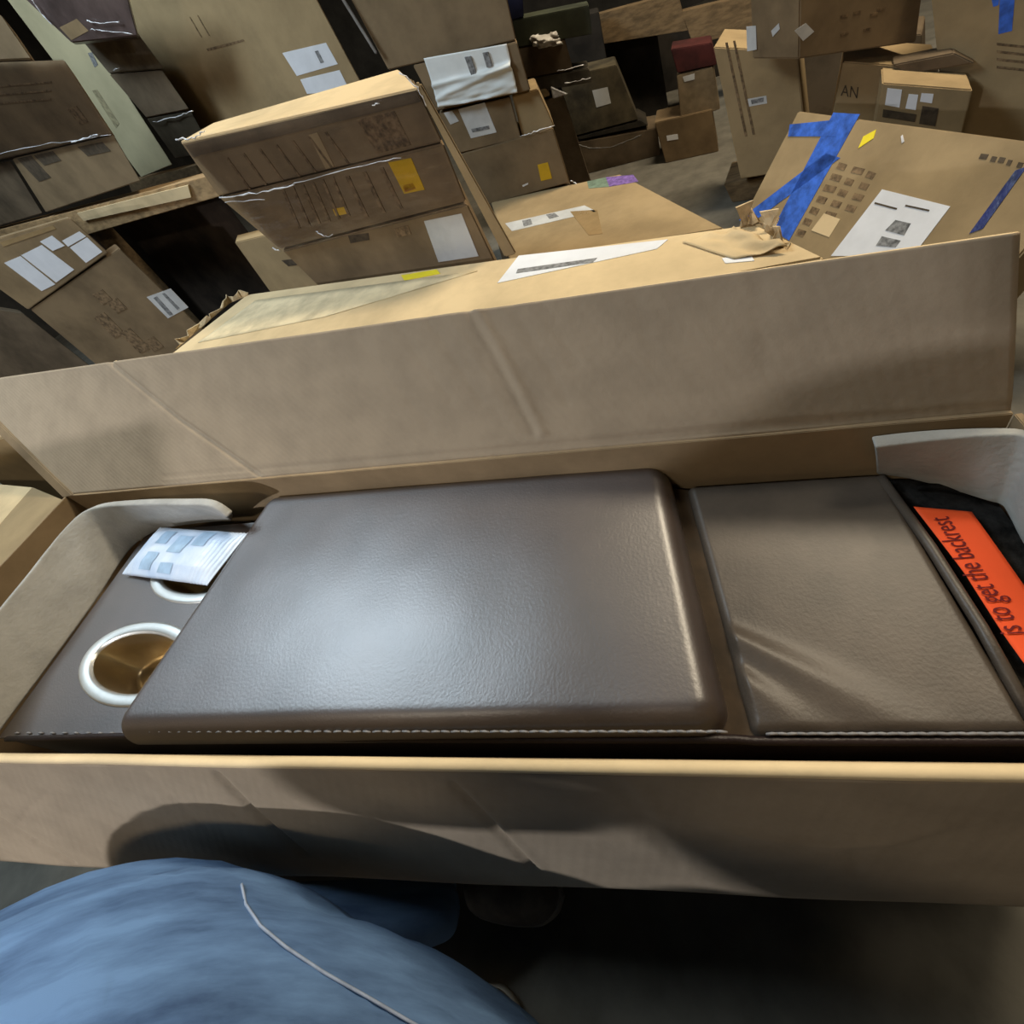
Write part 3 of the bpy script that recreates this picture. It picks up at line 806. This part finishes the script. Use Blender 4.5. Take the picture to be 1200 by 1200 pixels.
sticker(bb, [(91, 172), (120, 166), (130, 177), (103, 183)], INK, 'dark_print')
sticker(bb, [(20, 186), (36, 182), (60, 208), (46, 213)], INK, 'dark_print')
sticker(bb, [(40, 182), (62, 177), (72, 188), (52, 194)], INK, 'dark_print')
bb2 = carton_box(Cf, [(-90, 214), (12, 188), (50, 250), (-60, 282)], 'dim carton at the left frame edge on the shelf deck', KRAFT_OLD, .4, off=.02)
aab = carton_box(Cf, [(-90, -10), (2, 18), (37, 69), (-70, 74)], 'cropped carton at the far upper left corner', KRAFT_DARK, .35, off=.01)
afilm = thing('stretch_film', 'shiny film round the upper left carton with the square print', 'film', Cf.q([(40, 180)], -.02)[0])
obj('front_film', film_sheet([(-70, 72), (77, 68), (135, 160), (-60, 204)], .010, .005, 40, 24, 5, Cf), FILM, afilm)
ridge([(85, 166), (105, 160), (115, 158)], .007, 31, Cf, .016, afilm)
ridge([(0, 180), (60, 168), (130, 158)], .003, 32, Cf, .014, afilm)
D2 = Face((-2.2, 2.98), -18)
pan = carton_box(D2, [(-10, -25), (62, -25), (202, 193), (166, 208)], 'tall cream carton standing behind the upper left boxes', CREAM, .05)
sticker(pan, [(103, 62), (108, 61), (115, 76), (111, 79)], INK_GREY, 'grey_print')
sticker(pan, [(108, 106), (114, 105), (140, 145), (136, 150)], mat('beige print', (0.34, 0.29, 0.17), .8, .2, 40, 0), 'beige_print')
shelf2 = board(D2, [(150, 213), (238, 192), (242, 214), (160, 240)], .4, 'dark rear shelf deck under the tall cream carton', m=WOOD_DARK)
E2 = Face((-2.0, 2.6), -18)
wb = carton_box(E2, [(10, -20), (140, -40), (161, 42), (84, 50)], 'purple brown carton under crinkled clear film at the top left', mat('purple brown carton', (0.085, 0.06, 0.055), .3, .2, 8, .5, 18, spec=.6), .09)
sticker(wb, [(70, 32), (90, 22), (104, 36), (84, 47)], KRAFT_GLOSSY, 'taped_corner')
ridge([(36, -2), (50, 18), (62, 30)], .006, 41, E2, .012, wb)
ridge([(102, 24), (112, 27), (140, 26)], .007, 42, E2, .012, wb)
ridge([(106, 34), (120, 36), (155, 40)], .004, 43, E2, .012, wb)
G2f = Face((-1.9, 2.72), -18)
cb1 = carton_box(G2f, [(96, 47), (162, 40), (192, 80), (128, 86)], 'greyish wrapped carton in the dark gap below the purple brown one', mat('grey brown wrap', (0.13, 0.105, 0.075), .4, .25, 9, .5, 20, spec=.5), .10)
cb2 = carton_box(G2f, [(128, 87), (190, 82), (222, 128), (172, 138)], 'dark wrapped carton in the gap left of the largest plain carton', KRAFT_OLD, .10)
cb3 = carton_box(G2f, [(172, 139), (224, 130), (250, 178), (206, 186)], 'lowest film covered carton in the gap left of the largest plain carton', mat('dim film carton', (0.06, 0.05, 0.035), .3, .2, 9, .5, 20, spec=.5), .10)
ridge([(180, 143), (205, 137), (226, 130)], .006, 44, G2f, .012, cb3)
ridge([(132, 82), (140, 80)], .006, 45, G2f, .012, cb1)

# --- dim space under the shelf
U2 = Face((-1.75, 2.35), -18)
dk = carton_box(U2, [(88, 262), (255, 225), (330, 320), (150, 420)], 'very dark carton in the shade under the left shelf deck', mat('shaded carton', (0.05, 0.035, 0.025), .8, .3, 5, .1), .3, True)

# --- labelled cartons below the shelf at the left
Df = Face((-1.62, 1.84), -2)
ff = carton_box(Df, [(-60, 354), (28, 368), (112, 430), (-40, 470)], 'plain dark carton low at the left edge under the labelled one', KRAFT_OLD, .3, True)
eb = carton_box(Df, [(36, 363), (140, 291), (246, 388), (128, 440)], 'brown carton with one barcode label, right of the white labelled one', KRAFT_DARK, .3, True)
sticker(eb, [(172, 348), (200, 338), (221, 360), (197, 373)], PAPER_GREY)
sticker(eb, [(180, 349), (184, 347), (203, 368), (199, 370)], INK_GREY, 'barcode', .002)
sticker(eb, [(190, 344), (193, 343), (211, 361), (208, 363)], INK_GREY, 'barcode', .002)
for i, (x, y) in enumerate(((110, 372), (122, 384), (140, 390), (152, 402), (168, 400), (125, 355), (108, 345))):
    sticker(eb, [(x, y), (x + 12, y - 6), (x + 24, y + 6), (x + 12, y + 12)], INK_SOFT, 'dark_print', .0018)
db = carton_box(Df, [(-60, 296), (82, 255), (127, 296), (33, 363)], 'taped carton with four white labels at the left edge below the shelf', KRAFT_GLOSSY, .3, off=-.004)
for q_ in (((5, 308), (24, 300), (65, 333), (49, 341)), ((25, 299), (49, 287), (87, 316), (66, 331)), ((47, 283), (61, 276), (76, 288), (62, 294)), ((73, 282), (93, 271), (101, 277), (80, 289)), ((82, 290), (102, 278), (120, 295), (101, 308))):
    sticker(db, q_, PAPER)
sticker(db, [(0, 284), (62, 264), (66, 268), (4, 289)], CLEAR, 'tape_piece')

# --- dark racking and clutter in the middle distance
Kf = Face((0.3, 4.3), -14)
beam = board(Kf, [(660, 28), (794, -8), (806, 36), (705, 52)], .12, 'dim wooden pallet side high above the dark aisle', 'pallet_board', WOOD_DARK, 'pallet')
beam2 = board(Kf, [(798, 14), (890, -8), (884, 36), (812, 52)], .10, 'second dim pallet board right of the first above the aisle', 'pallet_board', WOOD_DARK, 'pallet')
Nf = Face((0.1, 3.6), -14)
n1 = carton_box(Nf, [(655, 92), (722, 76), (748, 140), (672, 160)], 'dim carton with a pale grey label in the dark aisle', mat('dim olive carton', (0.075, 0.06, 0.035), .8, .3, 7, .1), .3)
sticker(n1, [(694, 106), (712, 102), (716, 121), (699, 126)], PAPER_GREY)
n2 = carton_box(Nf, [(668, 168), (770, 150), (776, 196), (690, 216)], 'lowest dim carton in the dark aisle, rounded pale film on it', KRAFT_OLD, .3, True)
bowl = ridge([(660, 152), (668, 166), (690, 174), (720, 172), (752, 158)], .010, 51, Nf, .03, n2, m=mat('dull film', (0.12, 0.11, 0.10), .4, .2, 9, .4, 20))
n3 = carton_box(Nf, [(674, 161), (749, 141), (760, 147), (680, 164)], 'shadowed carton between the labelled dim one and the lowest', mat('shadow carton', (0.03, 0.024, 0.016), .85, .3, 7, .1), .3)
Lf = Face((-0.05, 3.0), -14)
bag = thing('plastic_bag', 'white crumpled plastic bag to the right of the big wrinkled label', 'bag', Lf.q([(630, 55)])[0])
def bagf(u, v):
    P = Lf.q([(618, 42), (652, 36), (660, 52), (628, 58)])
    p = P[3].lerp(P[2], u).lerp(P[0].lerp(P[1], u), v)
    return p - Lf.n * (.05 * math.sin(math.pi * u) * math.sin(math.pi * v) + .03 * noise.noise((u * 5, v * 5, 2)))
obj('bag_skin', grid(bagf, 24, 16), mat('dull white bag', (0.50, 0.47, 0.42), .4, .1, 9, .4, 20), bag).modifiers.new('t', 'SOLIDIFY').thickness = .003
fl = [((588, -5), (612, -10), (614, 20), (592, 26), NAVY, 'navy plastic tub at the top beside the plain brown carton', 'tub'),
      ((600, 24), (690, 6), (694, 40), (606, 56), GREENISH, 'dull green crate behind the white crumpled bag', 'crate'),
      ((606, 57), (662, 46), (672, 82), (614, 92), KRAFT_OLD, 'dim carton below the white crumpled bag', 'box'),
      ((612, 93), (690, 80), (694, 96), (622, 110), mat('dim grey carton', (0.07, 0.06, 0.045), .5, .3, 9, .3, 20), 'flat dim carton with shiny film edge by the dark aisle', 'box')]
for a_, b_, c_, d_, m_, lab, ct in fl:
    tt_ = carton_box(Lf, [a_, b_, c_, d_], lab, m_, .25, name={'tub': 'plastic_tub', 'crate': 'crate', 'box': 'cardboard_box'}[ct], cat=ct)
    if 'shiny' in lab: lastb = tt_
ridge([(662, 98), (680, 94), (692, 91)], .006, 61, Lf, .012, lastb)
ridge([(652, 84), (684, 76)], .005, 62, Lf, .012, lastb)
kl = carton_box(Lf, [(645, 101), (656, 106), (666, 110), (648, 116)], 'bright torn scrap of film hanging in the dark aisle', CRINKLE, .01, name='film_scrap', cat='film', off=-.03)
low = carton_box(Lf, [(612, 110), (640, 104), (645, 112), (618, 122)], 'small carton tops peeping over the narrow pale carton', KRAFT, .2, off=-.01)
lowsup = carton_box(Lf, [(618, 122), (660, 112), (690, 190), (650, 215)], 'shadowed carton standing below the small carton tops', KRAFT_OLD, .25, True)

Rf = Face((0.3, 4.5), -14)
AISLE_SHADE = mat('painted aisle shade', (0.022, 0.018, 0.014), .9, .3, 5, .1)  # near-black cartons added to back the aisle; its shade is put into their colour
carton_box(Rf, [(690, 54), (770, 40), (784, 130), (708, 150)], 'added carton painted near black for the aisle shade, left one', AISLE_SHADE, .5, True)
carton_box(Rf, [(750, 40), (846, 22), (858, 112), (770, 132)], 'added carton painted near black for the aisle shade, beside the tall upright carton', AISLE_SHADE, .5, True, off=.56)
carton_box(Rf, [(640, 30), (702, 14), (708, 60), (652, 76)], 'added carton painted near black for shade at the aisle mouth, above the film scrap', AISLE_SHADE, .3, True, off=-.6)
Xf = Face((1.0, 3.1), -14)
carton_box(Xf, [(925, 50), (1080, 40), (1080, 130), (920, 140)], 'dark brown carton in the gap behind the AN carton', KRAFT_OLD, .3, True)
# --- right hand stacks
p_bl, p_br = at(868, 210, .12), at(946, 196, .12)
Pf = Face((p_bl.x, p_bl.y), math.degrees(math.atan2(p_br.y - p_bl.y, p_br.x - p_bl.x)), False)
pb = carton_box(Pf, [(836, 55), (934, 60), (948, 196), (868, 210)], 'tall upright carton with one small label, right of the dark aisle', KRAFT, .28)
sticker(pb, [(876, 116), (898, 112), (899, 121), (877, 125)], PAPER_GREY)
sticker(pb, [(880, 117), (895, 114), (895, 119), (881, 122)], INK_GREY, 'barcode', .002)
bars(pb, (850, 50), (868, 46), (873, 160), 2, INK_SOFT, wid=.3)
pal = carton_box(Pf, [(848, 216), (950, 200), (952, 214), (858, 232)], 'dark pallet block beneath the tall upright carton', WOOD_DARK, .26, True, name='pallet', cat='pallet', off=.03)
q0, q1 = at(786, 190, 0), at(836, 178, 0)
Qf = Face((q0.x, q0.y), -18)
qb = carton_box(Qf, [(767, 144), (834, 128), (842, 174), (780, 190)], 'small carton with a tiny white label on the aisle floor', KRAFT_DARK, .25, True)
sticker(qb, [(781, 159), (794, 157), (795, 163), (782, 165)], PAPER)
rb = carton_box(Qf, [(793, 88), (836, 78), (844, 128), (798, 142)], 'dull bundle standing on the small carton beside the aisle', mat('dull bundle', (0.22, 0.165, 0.10), .6, .2, 9, .4, 20), .2, off=.01)
sticker(rb, [(800, 90), (814, 86), (814, 93), (802, 96)], PAPER_GREY, 'label_scrap')
redb = carton_box(Qf, [(786, 58), (834, 50), (840, 76), (794, 86)], 'dark red shaded carton above the dull bundle', mat('dark red carton', (0.06, 0.012, 0.01), .8, .3, 7, .1), .2, off=.01)

Sf = Face((0.62, 2.15), 22, False)
sb = carton_box(Sf, [(938, -30), (1088, -60), (1074, 49), (936, 69)], 'brown carton with two slanted stickers at the top right', KRAFT_DARK, .25)
# its left side labels
def side_sticker(t, px, p0, n, m, name='label_sticker'):
    q = [on(x, y, p0, n) for x, y in px]
    nn = n if n.dot(CAM - Vector(p0)) > 0 else -n
    return obj(name, quad_slab(q, nn, .0015), m, t)
s_edge = Sf.q([(937, 20)])[0]
side_sticker(sb, [(875, 31), (886, 30), (887, 58), (876, 60)], s_edge, Sf.u, PAPER_GREY)
side_sticker(sb, [(904, 36), (913, 27), (914, 34), (906, 43)], s_edge, Sf.u, PAPER_GREY)
sticker(sb, [(931, 36), (944, 27), (954, 37), (941, 48)], PAPER_GREY)
for x, y in ((985, 18), (1000, 14), (1020, 16), (1012, 34), (985, 39), (1028, 10)):
    sticker(sb, [(x, y), (x + 9, y - 2), (x + 9, y + 1), (x, y + 3)], INK_SOFT, 'printed_mark', .0018)
Tf = Face((0.93, 2.30), -20, False)
t1 = carton_box(Tf, [(988, 72), (1100, 80), (1092, 140), (968, 122)], 'carton with AN printed on it behind the leaning blue taped one', KRAFT, .30, True)
t1v = Tf.q([(995, 112), (1003, 113), (1004, 105)])
text('AN', .055, INK, t1, Tf.q([(985, 112)], -.002)[0], (Tf.q([(1003, 115)], 0)[0] - Tf.q([(985, 112)], 0)[0]).normalized() * .8, (0, 0, 1))
Tg = Face((0.92, 2.10), -20, False)
t2 = carton_box(Tg, [(1034, 97), (1140, 105), (1128, 160), (1026, 140)], 'carton with three white labels in front of the AN one', KRAFT, .17, True)
for q_ in (((1040, 103), (1057, 105), (1054, 126), (1037, 123)), ((1065, 110), (1076, 111), (1073, 129), (1061, 127)), ((1080, 109), (1094, 110), (1092, 121), (1078, 119))):
    sticker(t2, q_, PAPER)
sticker(t2, [(1035, 128), (1074, 134), (1072, 143), (1034, 137)], INK, 'dark_print')
sticker(t2, [(1081, 124), (1100, 127), (1096, 148), (1077, 145)], INK, 'dark_print')
tfl = carton_box(Face((0.98, 2.24), -20, False), [(1046, 76), (1118, 62), (1143, 74), (1062, 88)], 'dark slab standing in for a flap shadow on top of the AN carton', KRAFT_OLD, .10)  # dark slab added in place of a raised flap's shadow
Uf = Face((1.33, 2.12), -35, False)
ub = carton_box(Uf, [(1085, -60), (1300, -80), (1300, 175), (1130, 145)], 'big carton with blue tape at the right frame edge', KRAFT, .4, True)
sticker(ub, [(1172, -10), (1190, -12), (1186, 36), (1170, 40)], BLUE, 'blue_tape')
sticker(ub, [(1160, -10), (1172, -8), (1170, 6), (1164, 8)], BLUE, 'blue_tape')
for k in range(4): sticker(ub, [(1168, 50 + k * 9), (1215, 55 + k * 9), (1215, 58 + k * 9), (1168, 53 + k * 9)], INK_SOFT, 'printed_line')

# --- blue taped carton leaning back
TLw = at(935, 130, .50)
TRw = at(1300, 178, .50)
e = (TRw - TLw).normalized()
perp = Vector((e.y, -e.x, 0)).normalized()
if perp.x > 0: perp = -perp
dn = ray(862, 272)
# TL + a*perp - b*z = CAM + t*dn
Mx = Matrix(((perp.x, 0, -dn.x), (perp.y, 0, -dn.y), (0, -1, -dn.z)))
sol = Mx.inverted() @ (CAM - TLw)
sd = perp * sol[0] + Vector((0, 0, -sol[1]))
print('leaning carton: slope vec', sd, 'edge', e)
wn = e.cross(sd).normalized()
if wn.dot(CAM - TLw) < 0: wn = -wn
k = (TLw.z - .02) / max(.05, -sd.z)
kk = min(1.9, k)
wt = thing('leaning_carton', 'carton crossed with blue tape, leaning back at the right', 'box', TLw + sd * kk)
wf = [TLw, TRw, TRw + sd * kk, TLw + sd * kk]
obj('body', hexa(wf, -wn * .12, .004), KRAFT, wt)
def w_st(px, m, name='label_sticker', t=.0015):
    return obj(name, quad_slab([on(x, y, TLw, wn) for x, y in px], wn, t), m, wt)
w_st([(977, 132), (1008, 134), (925, 282), (905, 270)], BLUE, 'blue_tape')
w_st([(968, 180), (985, 185), (880, 262), (866, 258)], BLUE, 'blue_tape')
w_st([(926, 146), (985, 140), (980, 160), (924, 160)], BLUE, 'blue_tape', .002)
w_st([(1190, 200), (1204, 195), (1152, 268), (1136, 274)], BLUE_DARK, 'blue_tape')
w_st([(1012, 160), (1027, 152), (1024, 162), (1006, 174)], YELLOW, 'yellow_sticker')
w_st([(1034, 222), (1114, 242), (1070, 300), (974, 300)], PAPER, 'white_label')
w_st([(1050, 258), (1068, 262), (1060, 276), (1038, 270)], INK_GREY, 'barcode', .0025)
w_st([(1034, 277), (1056, 282), (1050, 290), (1027, 288)], INK_GREY, 'barcode', .0025)
w_st([(1026, 237), (1052, 244), (1051, 246), (1025, 239)], INK, 'printed_line', .0025)
w_st([(1062, 240), (1090, 246), (1089, 248), (1061, 242)], INK, 'printed_line', .0025)
w_st([(966, 250), (985, 257), (972, 278), (951, 270)], KRAFT_PALE, 'kraft_label')
random.seed(8)
for r in range(7):
    for c in range(3):
        x = 984 - r * 8 + c * 17; y = 190 + r * 13 + c * 5
        if 948 < x < 990 and 248 < y < 280: continue
        w = random.uniform(8, 13)
        w_st([(x, y), (x + w, y + 3), (x + w - 4, y + 10), (x - 4, y + 7)], INK_SOFT, 'printed_mark', .001)
for x, y, w in ((1150, 180, 9), (1163, 183, 6), (1172, 184, 7), (1182, 187, 5), (1194, 190, 6)):
    w_st([(x, y), (x + w, y + 1), (x + w - 3, y + 7), (x - 3, y + 6)], INK, 'printed_mark', .001)
w_st([(1056, 160), (1058, 158), (1060, 166), (1057, 168)], CRINKLE, 'film_glint')

# --- crumpled film scrap between the flaps at the left
cr = thing('crumpled_film', 'crumpled clear film glimpsed between the left flap and the back flap', 'film', at(30, 560, .3))
def crf(u, v):
    p = at(-10, 535, .35).lerp(at(70, 575, .35), u).lerp(at(20, 500, .35).lerp(at(85, 560, .35), u), v)
    return p + Vector((0, 0, .12 * noise.noise((u * 5, v * 5, 3)) + .05 * noise.noise((u * 14, v * 14, 4))))
obj('film_heap', grid(crf, 24, 20), CRINKLE, cr)
lowbox = carton_box(Face((-2.35, 0.9), -5), [(-60, 520), (12, 512), (40, 545), (-40, 566)], 'small carton seen between the left flap and back flap', KRAFT, .15, True)

# ------------------------------------------------------------------ person in jeans
def skin(verts, edges, radii, sub=2):
    me = bpy.data.meshes.new('skin'); me.from_pydata(verts, edges, [])
    o = bpy.data.objects.new('tmp', me); COL.objects.link(o)
    sk = o.modifiers.new('s', 'SKIN'); sk.use_smooth_shade = True
    for i, r in enumerate(radii):
        rr = r if isinstance(r, tuple) else (r, r)
        me.skin_vertices[0].data[i].radius = rr
    me.skin_vertices[0].data[0].use_root = True
    ss = o.modifiers.new('ss', 'SUBSURF'); ss.levels = sub; ss.render_levels = sub
    bpy.context.view_layer.update()
    m2 = bpy.data.meshes.new_from_object(o.evaluated_get(bpy.context.evaluated_depsgraph_get()))
    bpy.data.objects.remove(o)
    for p in m2.polygons: p.use_smooth = True
    return m2
person = thing('person', 'person in blue jeans crouching at the lower left, one knee against the carton', 'person', (-.5, -.5, 0))
def pd(px, py, d): return CAM + ray(px, py) * d
jv = [pd(230, 1560, .46), pd(-250, 1420, .60), pd(-60, 1225, .60), pd(70, 1188, .57), pd(150, 1188, .55), pd(300, 1240, .52), pd(470, 1318, .52), pd(640, 1410, .53),
      pd(190, 1150, .68), pd(330, 1086, .75), pd(470, 1070, .785), pd(540, 1056, .80),
      (.08, -.42, .46), (.10, -.30, .26), (.09, -.42, .07), (-.38, -.62, .62), (-.38, -.62, .72)]
je = [(0, 1), (1, 2), (2, 3), (3, 4), (4, 5), (5, 6), (6, 7), (3, 8), (8, 9), (9, 10), (10, 11), (7, 12), (12, 13), (13, 14), (0, 15), (15, 16)]
jr = [.16, .17, .165, .163, .160, .145, .14, .13, .07, .060, .055, .042, .09, .065, .05, .17, .165]
jm = skin([tuple(v) for v in jv], je, jr, 3)
jeans = obj('jeans', jm, DENIM, person)
for v in jeans.data.vertices:
    p = v.co.copy()
    a = p.x * .62 + p.y * .1 - p.z * .55; b = p.x * .45 - p.y * .9 + p.z * .55
    n_ = noise.noise((a * 2.5, b * 17, 1)) * .7 + noise.noise((a * 6, b * 40, 4)) * .25
    v.co = p + v.normal * n_ * .024
from mathutils.bvhtree import BVHTree
bvh = BVHTree.FromPolygons([v.co.copy() for v in jeans.data.vertices], [tuple(p.vertices) for p in jeans.data.polygons])
def cast(px, py, lift=.002):
    d = ray(px, py).normalized()
    h = bvh.ray_cast(CAM, d)
    return h[0] - d * lift if h[0] else None
sp = [(283, 1036), (288, 1060), (305, 1085), (335, 1110), (380, 1140), (430, 1168), (478, 1196), (530, 1225)]
pts = []
for (x0, y0), (x1, y1) in zip(sp, sp[1:]):
    for k in range(5):
        q = cast(x0 + (x1 - x0) * k / 5, y0 + (y1 - y0) * k / 5)
        if q: pts.append(q)
if len(pts) > 3:
    o_ = obj('outseam', tube(pts, .0016, 6), DENIM_SEAM, jeans); o_['label'] = 'pale stitched outer seam'
    q2 = [cast(x, y, .003) for x, y in ((300, 1140), (200, 1100), (120, 1060))]
# shoes: toe of the far shoe under the flap, toe of the near shoe lower down
def shoe(name, heel, toe, w, h):
    ax = (toe - heel); L_ = ax.length; ax.normalize(); sd_ = Vector((-ax.y, ax.x, 0))
    def f(u, v):
        a = v * 2 * math.pi; t = u
        wid = w * (0.75 + .35 * math.sin(math.pi * min(1, t * .75 + .2))) * math.sqrt(max(0, 1 - max(0, (t - .72) / .28) ** 2.2)) * math.sqrt(max(0, 1 - max(0, (.12 - t) / .12) ** 2))
        hh = h * (1.0 - .45 * t) * math.sqrt(max(0, 1 - max(0, (t - .75) / .25) ** 2.5)) * math.sqrt(max(0, 1 - max(0, (.1 - t) / .1) ** 2))
        return heel + ax * (t * L_) + sd_ * (wid * math.cos(a)) + Vector((0, 0, .022 + max(-.3, math.sin(a)) * hh))
    up = obj(name, grid(f, 24, 24), RUBBER, person)
    def g(u, v):
        a = v * 2 * math.pi; t = u
        wid = 1.04 * w * (0.75 + .35 * math.sin(math.pi * min(1, t * .75 + .2))) * math.sqrt(max(0, 1 - max(0, (t - .72) / .28) ** 2.2)) * math.sqrt(max(0, 1 - max(0, (.12 - t) / .12) ** 2))
        return heel - ax * .004 + ax * (t * (L_ + .008)) + sd_ * (wid * math.cos(a)) + Vector((0, 0, .013 + .012 * max(-1, min(1, 3 * math.sin(a)))))
    obj('sole', grid(g, 24, 24), RUBBER_SOLE, up)
shoe('shoe', at(560, 1035, 0.0), at(660, 1050, 0.0), .042, .075)
shoe('shoe', at(600, 1330, 0.0), at(577, 1155, 0.0), .046, .06)
# unseen upper body posed to shade the front flap: sleeved shirt, head, hands
P0 = jv[0]
shv = [(-.40, -.62, .70), (-.45, -.57, .90), (-.48, -.50, 1.06), (-.48, -.46, 1.15), (-.69, -.49, 1.06), (-.88, -.44, .86), (-.54, -.37, .80), (-.27, -.50, 1.06), (-.06, -.47, .87), (.02, -.42, .70)]
she = [(0, 1), (1, 2), (2, 3), (2, 4), (4, 5), (5, 6), (2, 7), (7, 8), (8, 9)]
shr = [.19, .19, .17, .07, .085, .062, .052, .085, .060, .050]
obj('shirt', skin(shv, she, shr, 2), SHIRT, person)
hv = [(-.35, -.545, 1.16), (-.35, -.53, 1.24), (-.35, -.50, 1.32), (-.35, -.51, 1.42)]
head = skin(hv, [(0, 1), (1, 2), (2, 3)], [.058, .060, (.078, .092), (.074, .086)], 3)
hd = obj('head', head, SKIN, person)
for sx in (-1, 1):
    obj('eye', tube([(-.35 + sx * .032, -.425, 1.355), (-.35 + sx * .032, -.418, 1.355)], [.012, .006], 10), mat('eye white', (.7, .7, .7), .3, 0, 5, 0), hd)
    obj('ear', tube([(-.35 + sx * .078, -.50, 1.31), (-.35 + sx * .092, -.51, 1.34), (-.35 + sx * .084, -.515, 1.375)], [.010, .016, .010], 8), SKIN, hd)
obj('nose', tube([(-.35, -.425, 1.36), (-.35, -.405, 1.325), (-.35, -.42, 1.315)], [.007, .014, .009], 8), SKIN, hd)
obj('mouth', tube([(-.375, -.418, 1.285), (-.35, -.412, 1.283), (-.325, -.418, 1.285)], [.003, .006, .003], 8), mat('lip', (.3, .1, .08), .5, .05, 9, 0), hd)
bmh = bmesh.new(); bmesh.ops.create_uvsphere(bmh, u_segments=24, v_segments=14, radius=1)
bmesh.ops.delete(bmh, geom=[v for v in bmh.verts if v.co.z < -.1 and v.co.y > -.2 or v.co.z < -.55 or (v.co.y > .55 and v.co.z < .45)], context='VERTS')
bmh.transform(Matrix.Translation((-.35, -.515, 1.375)) @ Matrix.Diagonal((.089, .103, .098, 1)))
obj('hair', bmh, mat('dark hair', (.02, .014, .01), .6, .3, 40, .4), hd)
hd.location = (-.13, .09, -.02)
def hand(wr, dirv, side):
    d = Vector(dirv).normalized(); up = Vector((0, 0, 1)); lat = d.cross(up).normalized() * side; dn_ = lat.cross(d) * side
    wr = Vector(wr); V = [wr, wr + d * .045, wr + d * .085]; Ed = [(0, 1), (1, 2)]; Rr = [.024, (.036, .017), (.036, .015)]
    for k, (off, ln) in enumerate(((-.030, .066), (-.010, .076), (.010, .072), (.030, .056))):
        b_ = len(V); st_ = wr + d * .092 + lat * off
        V += [st_, st_ + d * ln * .45 - Vector((0, 0, .008)), st_ + d * ln * .8 - Vector((0, 0, .024)), st_ + d * ln - Vector((0, 0, .04))]
        Ed += [(2, b_), (b_, b_ + 1), (b_ + 1, b_ + 2), (b_ + 2, b_ + 3)]; Rr += [.010, .0095, .0085, .007]
    b_ = len(V); V += [wr + d * .035 - lat * .036, wr + d * .062 - lat * .056, wr + d * .088 - lat * .060 - Vector((0, 0, .012))]
    Ed += [(1, b_), (b_, b_ + 1), (b_ + 1, b_ + 2)]; Rr += [.013, .011, .009]
    obj('hand', skin([tuple(v) for v in V], Ed, Rr, 2), SKIN, person)
hand((-.52, -.367, .80), (.95, .08, -.12), 1)
hand((.022, -.41, .69), (.1, .5, -.8), -1)
